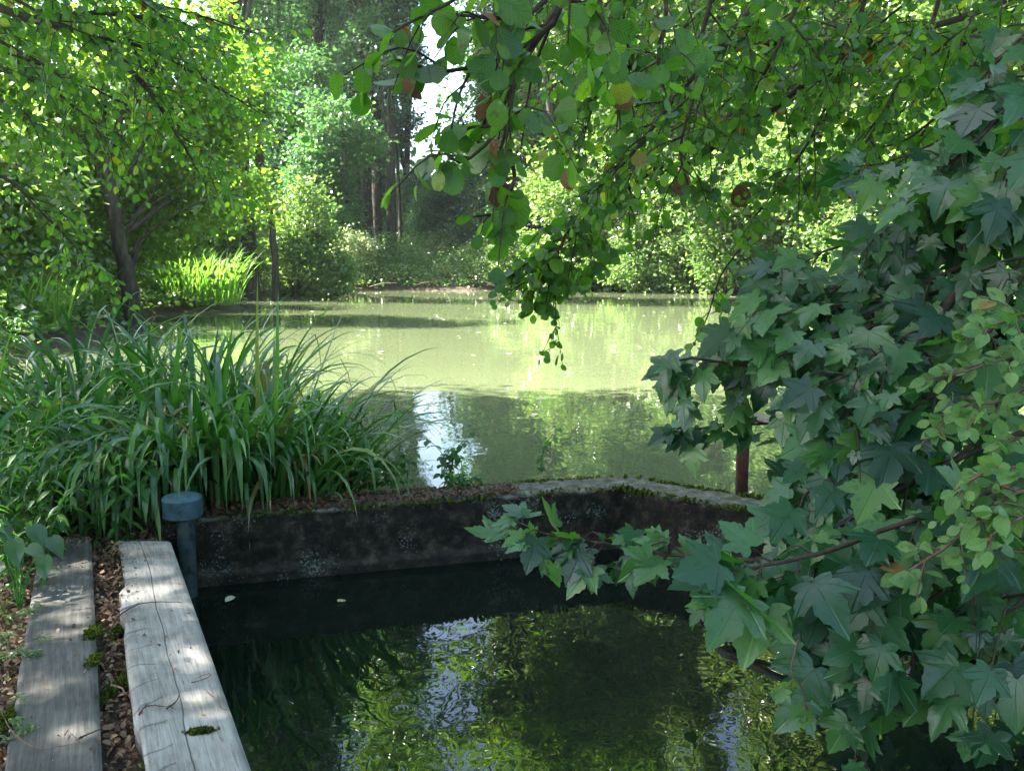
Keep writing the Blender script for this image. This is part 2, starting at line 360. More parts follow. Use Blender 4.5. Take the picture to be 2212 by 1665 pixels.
def thing(name, label, cat, loc=(0, 0, 0), group=None):
    o = bpy.data.objects.new(name, None); COL.objects.link(o)
    o.location = loc; o.empty_display_size = .2
    return tag(o, label, cat, group)

def copy_tree(o, loc, rz, sc, label, group=None):
    r = o.copy(); COL.objects.link(r); r.location = loc; r.rotation_euler = (0, 0, rz); r.scale = sc if hasattr(sc, '__len__') else (sc,) * 3
    r['label'] = label
    if group: r['group'] = group
    for ch in list(o.children):
        c = ch.copy(); COL.objects.link(c); c.parent = r
        for g in ch.children:
            d = g.copy(); COL.objects.link(d); d.parent = c
    return r

# ------------------------------------------------------------------ shore lines
Z_P, Z_B = -.15, -.37
W0 = onz(395, 1122, .0); W1 = onz(1345, 1052, .0); W2 = onz(1585, 1095, .0); W3 = np.array([3.4, 4.35, 0]); W4 = np.array([6.0, 3.2, 0])
WALL = [W0, W1, W2, W3, W4]
POND = np.array([W0[:2] + [0, .1], (-1.75, 6.2), (-2.4, 7.3), (-4.6, 8.2), (-6.2, 10.5), (-7.4, 13.5), (-8.0, 17), (-8.6, 20.5), (-10.0, 23), (-10.2, 25.5), (-8.6, 27.5), (-8.4, 30), (-11, 34),
                 (-11.6, 40), (-10, 44.5), (-5, 46.5), (0, 47), (4, 46), (8, 44.5), (12, 40.5), (15, 36), (18, 28), (19, 18), (15, 9), (9, 3.5), (6.0, 3.1),
                 W3[:2] + [0, .1], W2[:2] + [0, .1], W1[:2] + [0, .1]])
PL_R0 = onz(545, 1665, 0); PL_R1 = onz(367, 1162, 0)
bx = lambda y: PL_R1[0] + (PL_R0[0] - PL_R1[0]) * (y - PL_R1[1]) / (PL_R0[1] - PL_R1[1])
BASIN = np.array([(bx(-2.5) - .12, -2.5), (bx(1) - .12, 1), (bx(3) - .12, 3), (W0[0] - .10, 4.9), W0[:2] + [-.1, .0], W1[:2] + [0, .05], W2[:2] + [0, .05], W3[:2] + [0, .05],
                  (3.9, 3.2), (3.6, 1.5), (3.8, -.5), (4.2, -2.5)])

def sdist(poly, X, Y):
    """Signed distance to a polygon, negative inside."""
    P = np.stack([X, Y], -1)
    d = np.full(X.shape, 1e9); ins = np.zeros(X.shape, bool)
    for i in range(len(poly)):
        a, b = poly[i - 1], poly[i]
        e = b - a; w = P - a
        t = np.clip((w @ e) / (e @ e), 0, 1)
        d = np.minimum(d, np.linalg.norm(w - t[..., None] * e, axis=-1))
        c = ((a[1] > Y) != (b[1] > Y)) & (X < (b[0] - a[0]) * (Y - a[1]) / (b[1] - a[1] + 1e-12) + a[0])
        ins ^= c
    return np.where(ins, -d, d)

def hnoise(X, Y, s=1.0, seed=0):
    r = np.random.RandomState(seed); z = 0
    for k in range(9):
        a = r.rand() * 2 * PI; f = s * (.5 + r.rand() * 1.6)
        z = z + np.sin(X * math.cos(a) * f + Y * math.sin(a) * f + r.rand() * 6.28)
    return z / 9

def ground_h(X, Y):
    X = np.asarray(X, float); Y = np.asarray(Y, float)
    dp = sdist(POND, X, Y) + hnoise(X, Y, 2.2, 3) * .25 * np.clip((Y - 6) / 3, 0, 1); db = sdist(BASIN, X, Y)
    near = np.clip((9 - np.hypot(X, Y)) / 3, 0, 1)
    out = Z_P + .16 * np.clip(dp / .12, 0, 1) + np.clip(dp, 0, 5) * .09 * (1 - near) + np.clip(dp - 5, 0, 40) * .05
    out = out + hnoise(X, Y, .6, 1) * .18 * np.clip(dp / 3, 0, 1) * (1 - near) + hnoise(X, Y, 5, 2) * .02
    out = out * (1 - near) + near * (-.07 + hnoise(X, Y, 4, 5) * .015)
    z = np.where(dp < 0, Z_P - np.clip(-dp * .8, 0, 1.3) - .02, out)
    z = np.where((db < 0), np.minimum(z, -1.3), z)
    return z

def build_ground():
    def axis(lo, hi, near0, near1):
        a = [near0]
        st = .09
        x = near0
        while x < near1: x += .09; a.append(x)
        while x < hi: st = min(st * 1.12, 6); x += st; a.append(x)
        x = near0; st = .09
        while x > lo: st = min(st * 1.12, 6); x -= st; a.insert(0, x)
        return np.array(a)
    xs = axis(-260, 260, -4, 4.5); ys = axis(-120, 420, .6, 8)
    X, Y = np.meshgrid(xs, ys)
    Z = ground_h(X, Y)
    V = np.stack([X, Y, Z], -1).reshape(-1, 3); nx = len(xs)
    i = np.arange(len(ys) - 1)[:, None] * nx; j = np.arange(nx - 1)[None]
    F = np.stack([i + j, i + j + 1, i + j + 1 + nx, i + j + nx], -1).reshape(-1, 4)
    mb = MB(); mb.add(V, F)
    tag(mb.build('ground', M['soil'], smooth=True), 'dark earth bank around the pond', kind='structure')

def poly_sheet(name, poly, z, m, label):
    from mathutils.geometry import tessellate_polygon
    V = [(p[0], p[1], z) for p in poly]
    F = tessellate_polygon([[Vector(v) for v in V]])
    mb = MB(); mb.add(V, [list(f) for f in F])
    o = mb.build(name, m)
    me = o.data
    if me.polygons[0].normal.z < 0:
        me.flip_normals()
    return tag(o, label, kind='structure')

build_ground()
def grow(poly, d):
    c = poly.mean(0); return c + (poly - c) * (1 + d / np.linalg.norm(poly - c, axis=1, keepdims=True))
pp = POND.copy(); g = grow(POND, .6); pp[1:26] = g[1:26]
poly_sheet('pond_water', pp, Z_P, M['pond'], 'murky green pond water beyond the low concrete wall')
bb = BASIN.copy(); bb[0:4, 0] -= .25; bb[8:, 0] += .8
poly_sheet('basin_water', bb, Z_B, M['basin'], 'dark still water in the outlet basin')

# ------------------------------------------------------------------ concrete dam wall
def build_wall():
    rng = np.random.RandomState(5)
    P = [np.array([W0[0] - .5, W0[1] - .15, 0]), W0, W1, W2, W3, W4]
    P = [np.array(p, float) for p in P]
    # dense centre line, front edge on P, 0.26 thick behind it
    segs = []
    for a, b in zip(P[:-1], P[1:]):
        n = max(2, int(np.linalg.norm(b - a) / .035))
        for t in np.linspace(0, 1, n, endpoint=False): segs.append(a * (1 - t) + b * t)
    segs.append(P[-1]); C = np.array(segs)
    T = norm(np.gradient(C, axis=0)); Nn = np.stack([T[:, 1], -T[:, 0], np.zeros(len(T))], -1)   # towards the basin
    for _ in range(3): Nn[1:-1] = (Nn[:-2] + Nn[1:-1] + Nn[2:]) / 3
    # section: (offset towards basin, z)
    sec = [(-.30, -1.2), (-.30, -.4), (-.295, -.1), (-.285, -.03)] + [(-.27 + .27 * k / 9, 0.0) for k in range(10)] + [(.012, -.015), (.018, -.04)] + \
          [(.018, -.04 - .24 * k / 9) for k in range(1, 10)] + [(.03, -.30), (.05, -.312), (.06, -.33), (.062, -.40), (.065, -.6), (.065, -1.2)]
    S = np.array(sec); n, k = len(C), len(S)
    V = C[:, None] + S[None, :, 0, None] * Nn[:, None]; V[..., 2] = S[None, :, 1]
    top_var = hnoise(C[:, 0], C[:, 1], 3, 8) * .012 + hnoise(C[:, 0], C[:, 1], 14, 9) * .008
    V[..., 2] += np.where(S[None, :, 1] > -.35, top_var[:, None], 0)
    r = rng.randn(n, k) * .0035
    r += (hnoise(np.arange(n)[:, None] * .035 * np.ones((1, k)), S[None, :, 1] * np.ones((n, 1)), 26, 31) * .009 + hnoise(np.arange(n)[:, None] * .035 * np.ones((1, k)), S[None, :, 1] * np.ones((n, 1)), 60, 32) * .006)
    V += Nn[:, None] * r[..., None]; V[..., 2] += rng.randn(n, k) * .0035
    i = np.arange(n - 1)[:, None] * k; j = np.arange(k - 1)[None]
    F = np.stack([i + j, i + j + 1, i + j + 1 + k, i + j + k], -1).reshape(-1, 4)
    mb = MB(); mb.add(V.reshape(-1, 3), F[:, ::-1])
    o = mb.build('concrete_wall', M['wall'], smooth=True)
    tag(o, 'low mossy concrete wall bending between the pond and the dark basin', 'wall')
    # moss tufts along both top edges
    mm = MB(); idx = rng.randint(0, n, 20000); side = np.where(rng.rand(20000) < .55, -.28, .0)
    keep = hnoise(C[idx, 0], C[idx, 1], 9, 4) + rng.randn(20000) * .22 > .0
    idx, side = idx[keep], side[keep]; q = len(idx)
    Pm = C[idx] + Nn[idx] * (side + rng.randn(q) * .018)[:, None]; Pm[:, 2] = top_var[idx] - .002 - np.abs(rng.randn(q)) * .012 * (np.abs(side + .14) > .1)
    mm.leaves(Pm, norm(rng.randn(q, 3) * .7 + [0, 0, .9]), rng.randn(q, 3), .012 + rng.rand(q) * .02, T_QUAD, rng.rand(q))
    mm.build('moss', M['moss'], o)
    # side wall below the planks
    mb = MB(); y = np.linspace(-2.4, 4.95, 120); zz = np.linspace(-.1, -1.2, 14)
    a = np.stack([np.broadcast_to(bx(y)[:, None] - .07, (120, 14)), np.broadcast_to(y[:, None], (120, 14)), np.broadcast_to(zz[None], (120, 14))], -1).copy()
    a[..., 0] += rng.randn(120, 14) * .006; b = a.copy(); b[..., 0] -= .3
    i = np.arange(119)[:, None] * 14; j = np.arange(13)[None]; F = np.stack([i + j, i + j + 1, i + j + 15, i + j + 14], -1).reshape(-1, 4)
    mb.add(a.reshape(-1, 3), F[:, ::-1]); mb.add(b.reshape(-1, 3), F)
    i = np.arange(119)[:, None] * 1; 
    topf = [[q * 14, q * 14 + 14, 1680 + q * 14 + 14, 1680 + q * 14] for q in range(119)]
    mb.add(np.vstack([a.reshape(-1, 3), b.reshape(-1, 3)]), topf)
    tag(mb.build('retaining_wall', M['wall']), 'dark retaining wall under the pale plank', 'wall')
build_wall()

# ------------------------------------------------------------------ planks
def plank(name, c0, c1, c2, c3, thick, m, label, ragged=False, seed=1, top=.0):
    """near-left, near-right, far-right, far-left corners on z=0; local Y runs along the board."""
    rng = np.random.RandomState(seed)
    c = [np.array(p, float)[:2] for p in (c0, c1, c2, c3)]
    o2 = (c[0] + c[1] + c[2] + c[3]) / 4
    ax = norm(((c[2] + c[3]) - (c[0] + c[1]))); ang = math.atan2(-ax[0], ax[1])
    ny, nx = 220, 26
    v = np.linspace(0, 1, ny)[:, None, None]; u = np.linspace(0, 1, nx)[None, :, None]
    G = (c[0] * (1 - u) + c[1] * u) * (1 - v) + (c[3] * (1 - u) + c[2] * u) * v
    G = G - o2; ca, sa = math.cos(-ang), math.sin(-ang)
    G = np.stack([G[..., 0] * ca - G[..., 1] * sa, G[..., 0] * sa + G[..., 1] * ca], -1)
    Z = np.zeros((ny, nx)) + hnoise(G[..., 0] * 3, G[..., 1], 5, seed) * .004 + rng.randn(ny, nx) * .0006
    edge = np.minimum(u[..., 0], 1 - u[..., 0]) * nx
    Z = Z - np.where(edge < .9, .010, np.where(edge < 1.6, .002, 0))
    yy = G[:, 0, 1]
    wob = hnoise(yy, yy * 0, 9, seed + 2) * .006 + hnoise(yy, yy * 0, 30, seed + 3) * .003
    G[:, 0, 0] += wob + (0.004 if not ragged else np.clip(hnoise(yy, yy, 12, 7) * 2, 0, 1) * .03)
    if ragged:   # a bite out of the far left corner
        t = np.clip((v[:, 0, 0] - .80) / .03, 0, 1) * .05 * (1 + hnoise(yy, yy, 20, 3))
        G[:, 0, 0] += t; G[:, 1, 0] += t * .75; G[:, 2, 0] += t * .5
    top_ = np.stack([G[..., 0], G[..., 1], Z + top], -1)
    mb = MB(); i = np.arange(ny - 1)[:, None] * nx; j = np.arange(nx - 1)[None]
    F = np.stack([i + j, i + j + 1, i + j + 1 + nx, i + j + nx], -1).reshape(-1, 4)
    mb.add(top_.reshape(-1, 3), F)
    for sl, fl in ((np.s_[:, 0], 1), (np.s_[:, -1], 0), (np.s_[0, :], 0), (np.s_[-1, :], 1)):
        e = top_[sl]; lo = e.copy(); lo[:, 2] -= thick; q = len(e)
        F = np.array([[k, k + 1, q + k + 1, q + k] for k in range(q - 1)])
        mb.add(np.vstack([e, lo]), F[:, ::-1] if fl == 0 else F)
    o = mb.build(name, m, smooth=False)
    o.location = (o2[0], o2[1], 0); o.rotation_euler = (0, 0, ang)
    return tag(o, label, 'plank')
Ro = onz(545, 1665, 0); ext = lambda a, b, t: a + (b - a) * t
rL0, rL1 = onz(305, 1665, 0), onz(250, 1253, 0); rR0, rR1 = PL_R0, PL_R1
yfar = onz(300, 1168, 0)[1]
def ln(a, b, y): return a + (b - a) * ((y - a[1]) / (b[1] - a[1]))
plank('plank', ln(rL0, rL1, .9), ln(rR0, rR1, .9), ln(rR0, rR1, yfar), ln(rL0, rL1, yfar), .11, M['plank_pale'], 'pale silvery sawn plank along the edge of the basin', True, 4)
lL0, lL1, lR0, lR1 = onz(4, 1665, 0), onz(78, 1200, 0), onz(221, 1665, 0), onz(197, 1166, 0)
y2 = onz(150, 1158, 0)[1]
plank('plank', ln(lL0, lL1, .9), ln(lR0, lR1, .9), ln(lR0, lR1, y2), ln(lL0, lL1, y2), .06, M['plank_dark'], 'darker grey plank further from the water, with moss on its edge', False, 9, top=-.004)

# ------------------------------------------------------------------ vent pipe
def lathe(mb, c, prof, n=40):
    c = np.array(c, float); a = np.arange(n) * 2 * PI / n
    V = np.array([[c[0] + r * math.cos(t), c[1] + r * math.sin(t), c[2] + z] for r, z in prof for t in a])
    k = len(prof); i = np.arange(k - 1)[:, None] * n; j = np.arange(n)[None]; j2 = (j + 1) % n
    mb.add(V, np.stack([i + j, i + j2, i + n + j2, i + n + j], -1).reshape(-1, 4))
cp = at(394, 1095, 4.72)
pv = thing('vent_pipe', 'blue grey metal vent pipe with a domed cap at the end of the pale plank', 'pipe', (cp[0] + .01, cp[1], Z_B))
zt = cp[2]
mb = MB(); lathe(mb, (cp[0] + .012, cp[1], 0), [(.046, -1.0), (.046, zt - .05)]); mb.build('pipe', M['pipe_paint'], pv, smooth=True)
mb = MB(); lathe(mb, (cp[0], cp[1], zt), [(.04, -.045), (.098, -.048), (.101, -.044), (.101, .040), (.104, .044), (.102, .052), (.090, .062), (.065, .071), (.03, .077), (.001, .078)])
cap = mb.build('cap', M['cap_paint'], pv, smooth=True)
mb = MB(); mb.tube([(cp[0] + .095, cp[1] - .03, zt - .028), (cp[0] + .118, cp[1] - .035, zt - .028)], .009, 6); mb.tube([(cp[0] + .118, cp[1] - .035, zt - .028), (cp[0] + .124, cp[1] - .036, zt - .028)], .014, 6)
mb.build('bolt', M['pipe_paint'], cap)

# ------------------------------------------------------------------ railing on the wall
r0 = at(1601, 1080, 5.75); r1 = at(2003, 1120, 4.75)
rl = thing('railing', 'rusty steel posts with a weathered wooden rail on the wall behind the maple leaves', 'railing', (r0[0], r0[1], 0))
zr = at(1600, 905, 5.75)[2]
for p in (r0, r1):
    mb = MB(); mb.box((p[0], p[1], (zr - .3) / 2 + .0), (.065, .065, zr + .3)); mb.build('post', M['rust'], rl)
mb = MB(); d = r1 - r0; ang = math.atan2(d[1], d[0]); c = (r0 + r1) / 2; L = np.linalg.norm(d[:2]) + .24
mb.box((c[0], c[1], zr + .022), (L, .09, .035), ang); mb.build('rail', M['rail_wood'], rl)
SUN = norm(np.array([-.68, .12, .74]))

# ------------------------------------------------------------------ trees
def noise3(P, s, seed):
    r = np.random.RandomState(seed); z = 0
    for k in range(8):
        d = norm(r.randn(3)); z = z + np.sin(P @ d * s * (.6 + r.rand()) + r.rand() * 6.28)
    return z / 8

def centres(rng, blobs, n, seed, thr=-.15, s=1.1, shell=2.4):
    """Clump centres spread through ellipsoids, thinned by noise so gaps show."""
    vol = np.array([b[3] * b[4] * b[5] for b in blobs]) ** .8
    w = vol / vol.sum(); out = []
    for b, k in zip(blobs, w):
        m = int(n * k * 1.9) + 4
        u = norm(rng.randn(m, 3)) * (rng.rand(m, 1) ** (1 / shell))
        out.append(u * np.array(b[3:6]) + np.array(b[:3]))
    C = np.vstack(out); C = C[noise3(C, s, seed) > thr]
    rng.shuffle(C)
    return C[:n]

def fill_leaves(mb, rng, C, per, spread, leaf, T, up=.8, flat=.5, bend=.15, rcl=.25):
    n = len(C) * per
    idx = np.repeat(np.arange(len(C)), per)
    tilt = rng.randn(len(C), 3) * [.35, .35, 0]
    off = rng.randn(n, 3) * spread * [1, 1, flat]
    off[:, 2] += off[:, 0] * tilt[idx, 0] + off[:, 1] * tilt[idx, 1]
    P = C[idx] + off
    X = norm(rng.randn(n, 3) * [1, 1, .5] + off * .8 / spread - [0, 0, .3])
    Nn = norm(rng.randn(n, 3) * .75 + [0, 0, up])
    rc = np.clip(.5 + rng.randn(len(C)) * rcl, 0, 1)
    r = np.clip(rc[idx] * .55 + rng.rand(n) * .45, 0, 1)
    mb.leaves(P, X, Nn, leaf * (.6 + .8 * rng.rand(n)), T, r, bend)

def limbs(mb, rng, trunk, C, k, r0, lo=.25, sides=5, rtip=.008):
    """Curved limbs from the trunk out to k of the clump centres."""
    L = len(trunk)
    for c in C[rng.permutation(len(C))[:k]]:
        hz = np.clip((c[2] * .72 - trunk[0, 2]) / (trunk[-1, 2] - trunk[0, 2]) - .06 * rng.rand(), lo, .97)
        a = trunk[int(hz * (L - 1))]
        m = a * .5 + c * .5 + [0, 0, np.linalg.norm(c - a) * .10] + rng.randn(3) * .15
        P = smooth_path([a, m, c], 9); P[1:-1] += rng.randn(7, 3) * .03
        r = r0 * (1 - hz * .75) * .42
        mb.tube(P, np.linspace(r, rtip, 9), sides)

def make_tree(name, label, base, trunk, r0, r1, blobs, ncl, per, spread, leaf, mat, seed, bark='bark', T=T_QUAD, nl=22, thr=-.15, s=1.1, group=None, lo=.2, up=.8, bend=.15, shell=2.4, cat='tree', stems=()):
    rng = np.random.RandomState(seed)
    root = thing(name, label, cat, base, group)
    O = np.array(base, float)
    tp = smooth_path(np.array(trunk, float), 26); tp[2:-1] += rng.randn(23, 3) * .02
    C = centres(rng, blobs, ncl, seed, thr, s, shell)
    mb = MB()
    rr = r0 + (r1 - r0) * np.linspace(0, 1, 26) ** .8; rr[0] *= 1.5; rr[1] *= 1.15
    mb.tube(tp, rr, 12)
    for st, sr in stems:
        q = smooth_path(np.array(st, float), 18); mb.tube(q, np.linspace(sr, sr * .25, 18), 9)
    limbs(mb, rng, tp, C, nl, r0, lo)
    mb.v = [v + O for v in mb.v]
    mb.build('trunk', M[bark], root, base, smooth=True)
    mc = MB(); fill_leaves(mc, rng, C, per, spread, leaf, T, up, bend=bend)
    mc.v = [v + O for v in mc.v]
    mc.build('crown', M[mat], root, base)
    return root

def gz(x, y): return float(ground_h(np.array([x]), np.array([y]))[0])

def base_at(px, D, dz=-.1):
    x = (px - 1106) / 2000 * D
    return (x, D, gz(x, D) + dz)

# --- leaning alder on the left bank, dark trunk with fanned limbs
b = base_at(288, 22.5)
k = 22.5 / 2000
def rel(px, py, D=22.5):
    p = at(px, py, D); return (p[0] - b[0], p[1] - b[1], p[2] - b[2])
make_tree('alder_tree', 'leaning dark alder trunk with fanning limbs on the left bank', b,
          [(0, 0, 0), rel(285, 640), rel(262, 540), rel(243, 430), rel(238, 350, 22.8), rel(225, 270, 23), rel(215, 120, 23.5), rel(200, -60, 24)], .26, .04,
          [(0, 2.4, 4.2, 3.4, 2.0, 2.6), (-1.5, 2, 7.2, 3, 2.6, 2.2), (1.6, 2, 6.8, 2.2, 2, 2), (.7, 2.4, 3.0, 1.8, 1.2, 1.6), (-3.4, .8, 3.0, 2.4, 1.5, 2.0)], 520, 60, .3, .13, 'lime_leaf', 11, T=T_OVAL, nl=14, thr=.03, s=1.7, lo=.22,
          stems=[([rel(262, 560), rel(205, 500), rel(150, 430), rel(95, 350, 22)], .035), ([rel(255, 500), rel(330, 440), rel(400, 400), rel(470, 340, 23)], .03),
                 ([rel(262, 570), rel(350, 480), rel(450, 430, 22), rel(560, 395, 22)], .03), ([rel(244, 420), rel(285, 360), rel(330, 300)], .03)])

# --- sunlit trees on the left bank
lime = make_tree('lit_tree', 'sunlit yellow green bushy tree behind the reed clump', base_at(285, 42), [(0, 0, 0), (.1, 0, 3), (.3, .2, 6), (.2, 0, 10.5)], .2, .03,
                 [(0, 0, 5.8, 3.4, 3, 5.2), (1, 0, 2.6, 2.6, 2, 2.2)], 470, 62, .32, .17, 'lime_leaf', 21, nl=36, thr=.0, s=1.8, group='sunlit trees on the left bank')
LT = [(165, 31, .8, 'smaller lit tree filling the space left of the reed clump'), (0, 24, .85, 'sunlit yellow green tree at the far left edge above the reeds'), (-150, 25, .95, 'sunlit tree partly cut off by the left edge of the picture'),
      (180, 38, .75, 'smaller sunlit tree directly behind the leaning dark alder'), 
      (110, 42, .85, 'yellow green tree behind the other trees on the left')]
for i, (px, D, sc, lab) in enumerate(LT):
    copy_tree(lime, base_at(px, D), i * 1.3 + .7, sc, lab)

# --- thick dark trunk on the left bank plus its slender neighbour
b = base_at(545, 37)
make_tree('poplar_tree', 'thick grey trunk standing at the water behind the reed clump', b, [(0, 0, 0), (-.1, 0, 4), (-.35, 0, 9), (-.6, .2, 16), (-.7, 0, 25)], .44, .12,
          [(-.5, .5, 19, 3.6, 3.4, 6.5)], 260, 80, .6, .22, 'blue_leaf', 31, nl=20, lo=.45)
b = base_at(600, 36)
def rel2(px, py, D=36):
    p = at(px, py, D); return (p[0] - b[0], p[1] - b[1], p[2] - b[2])
make_tree('alder_sapling', 'slender dark leaning alder beside the thick grey trunk', b, [(0, 0, 0), rel2(590, 520), rel2(578, 430), rel2(565, 330), rel2(560, 200, 37), rel2(540, 60, 37)], .17, .04,
          [(-.9, 0, 6.5, 2.2, 2, 2.6), (-1.2, 0, 9.5, 2.0, 2, 1.6)], 100, 90, .42, .17, 'far_leaf', 32, nl=18, lo=.4, thr=0.05)
b = base_at(648, 38)
make_tree('pale_bush', 'pale yellow sunlit bushy tree at the left end of the far bank', b, [(0, 0, 0), (0, 0, 2), (.2, 0, 4), (.1, .1, 6)], .09, .02,
          [(.1, 0, 3.8, 1.6, 1.4, 2.3), (.7, 0, 2.2, 1.5, 1.3, 1.2)], 170, 90, .3, .14, 'pale_leaf', 33, nl=16, thr=-.05, s=2, stems=[([(0, 0, 0), (-.3, 0, 2.5), (-.35, 0, 5.2)], .05)])
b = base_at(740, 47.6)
make_tree('glare_bush', 'low bush on the far bank with sun glare painted into its whitish leaves', b, [(0, 0, 0), (.1, 0, 1), (.2, 0, 2), (.2, .1, 3)], .06, .02,
          [(.3, 0, 1.9, 1.5, 1.2, 1.1)], 80, 80, .26, .13, 'glare_leaf', 34, nl=12, thr=-.1, s=2, cat='bush')  # not in flower; the white is sun glare put into the leaf colour

# --- tall poplars behind the far bank
pop = make_tree('poplar_tree', 'tall straight poplar trunk, leftmost of the close pair behind the far bank', base_at(801, 58), [(0, 0, 0), (-.1, 0, 6), (-.35, 0, 14), (-.3, 0, 22), (-.2, 0, 31)], .40, .07,
                [(-.2, 0, 15, 1.9, 1.9, 5.0), (0, 0, 24, 2.8, 2.6, 8)], 330, 46, .42, .24, 'blue_leaf', 41, nl=36, lo=.3, thr=0.05, s=1.6, bark='bark', group='tall poplars behind the far bank')
for px, D, sc, rz, lab in [(818, 61, 1.0, 2.1, 'tall poplar trunk just right of its close neighbour behind the far bank'), (848, 57, .92, 4.2, 'thinner poplar trunk standing right of the close pair, beside the sky gap'),
                           (880, 68, .8, 3.7, 'poplar crown narrowing the left side of the sky gap'), (655, 66, 1.05, 1.1, 'distant poplar seen above the pale sunlit bush'), (722, 70, 1.1, 3.2, 'distant poplar between the pale bush and the trunk pair'),
                           (590, 68, 1.05, 5.2, 'distant poplar in the upper left of the woodland'), (515, 60, 1.1, .4, 'pale poplar trunk near the top left of the woodland'),
                           (690, 62, 1.0, 2.7, 'distant slender poplar left of the trunk pair'), (760, 74, 1.15, 1.9, 'far poplar crown directly behind the trunk pair')]:
    copy_tree(pop, base_at(px, D), rz, sc, lab)

rng = np.random.RandomState(45)
for q_, (px, D, r_, h_) in enumerate([(580, 64, .16, 20), (624, 60, .13, 18), (700, 66, .18, 22), (745, 60, .11, 17), (770, 66, .2, 22), (870, 63, .12, 18), (905, 75, .14, 7), (960, 72, .13, 6), (1003, 60, .12, 12)]):
    bb_ = base_at(px, D); t = thing('woodland_trunk', 'slim dark trunk in the shaded wood behind the far bank', 'tree', bb_, 'slim dark trunks in the wood behind the far bank')
    mw, ml = MB(), MB(); P = smooth_path([bb_, (bb_[0] + rng.randn() * .2, D, h_ * .35), (bb_[0] + rng.randn() * .6, D + rng.randn() * .4, h_ * .7), (bb_[0] + rng.randn() * .9, D, h_)], 20)
    mw.tube(P, np.linspace(r_ * 1.2, r_ * .35, 20), 8); Ct = centres(rng, [(P[-1][0], D, h_ - 2, 1.6, 1.6, 3.2)], 50, q_, 0, 1.5); limbs(mw, rng, P, Ct, 10, r_, .4)
    for k_ in range(5):
        i_ = rng.randint(5, 15); d_ = norm(np.array([rng.randn(), rng.randn() * .5, .25])); mw.tube([P[i_], P[i_] + d_ * .5, P[i_] + d_ * (1 + rng.rand()) + [0, 0, -.1]], [.04, .03, .015], 4)
    fill_leaves(ml, rng, Ct, 45, .45, .22, T_QUAD); mw.build('trunk', M['bark'], t, bb_, smooth=True); ml.build('crown', M['blue_leaf'], t, bb_)

# --- dark bushy trees below the poplars
dark = make_tree('shade_tree', 'dark blue green bushy tree between the pale bush and the poplars', base_at(740, 50), [(0, 0, 0), (0, 0, 3), (.2, 0, 6), (.3, 0, 9)], .16, .03,
                 [(0, 0, 5, 2.6, 2.4, 4.4)], 300, 70, .36, .2, 'blue_leaf', 51, nl=14, thr=-.12, group='dark bushy trees behind the far bank')
for px, D, sc, rz, lab in [(905, 66, .72, 1, 'bushy tree under the sky gap beside the poplars'), (985, 62, .75, 2.5, 'bushy tree under the sky gap behind the alder spray'),
                           (660, 56, 1.35, 2, 'taller dark bushy tree behind the pale bush'), (1040, 56, .9, 4, 'dark bushy tree right of the poplars above the nettles'),
                           (860, 74, .7, 5, 'dark bushy tree low down between the poplar trunks'), (800, 68, 1.2, 5.5, 'dark bushy tree directly behind the trunk pair'), (940, 60, .6, .2, 'small dark bush at the woodland edge')]:
    copy_tree(dark, base_at(px, D), rz, sc, lab)

# --- big trees of the right bank, leaves down to the water
right = make_tree('bank_tree', 'large leafy tree on the right bank with dark hollows', base_at(1330, 47), [(0, 0, 0), (.2, 0, 6), (-.2, .3, 13), (.1, 0, 22)], .35, .05,
                  [(0, 0, 5.5, 4.4, 3.6, 5.0), (.6, 0, 13, 4.6, 4.2, 6.5), (0, 0, 20, 3.4, 3.4, 4.5)], 1300, 48, .42, .22, 'pale_leaf', 61, nl=60, thr=.02, s=1.3, lo=.08, group='large trees on the right bank')
for px, D, sc, rz, lab in [(1180, 56, 1.0, 2.2, 'large leafy tree at the left end of the right bank woodland'), (1560, 43, .95, 1.1, 'large leafy tree in the middle of the right bank'),
                           (1820, 39, 1.0, 3.0, 'large leafy tree above the bend of the right shore'), (2120, 34, 1.0, 4.4, 'large leafy tree behind the maple at the right edge'),
                           (2480, 27, .95, 5.3, 'large leafy tree past the right edge'), (1185, 64, 1.3, 3.9, 'tall leafy tree at the right side of the sky gap'), (1280, 58, 1.35, 5.9, 'tall leafy tree of the second row left of the tallest'), (1450, 60, 1.35, .3, 'tallest tree of the second row on the right bank'),
                           (1800, 56, 1.3, 2.5, 'second row tree behind the bend of the right shore'), (2250, 50, 1.3, 1.7, 'second row tree behind the maple'),
                           (2900, 18, .9, 2.0, 'tree at the near end of the right bank')]:
    copy_tree(right, base_at(px, D), rz, sc, lab)

make_tree('alder_tree', 'tall alder added on the far bank, its unseen high crown placed to block the sky reflected in the basin', base_at(1240, 49), [(0, 0, 0), (-.8, 0, 6), (-2.2, -.8, 13), (-3.6, -2, 19), (-4.4, -3, 26)], .3, .06,
          [(-3.3, -3, 21, 4.0, 4, 6.5), (1.0, -2, 23, 4.6, 4, 6), (-9.5, -1, 24, 2.2, 3, 5)], 420, 90, .6, .24, 'lime_leaf', 63, nl=30, lo=.5, thr=0.0, s=1.4)  # added tree: crown above the view covers the sky mirrored in the basin
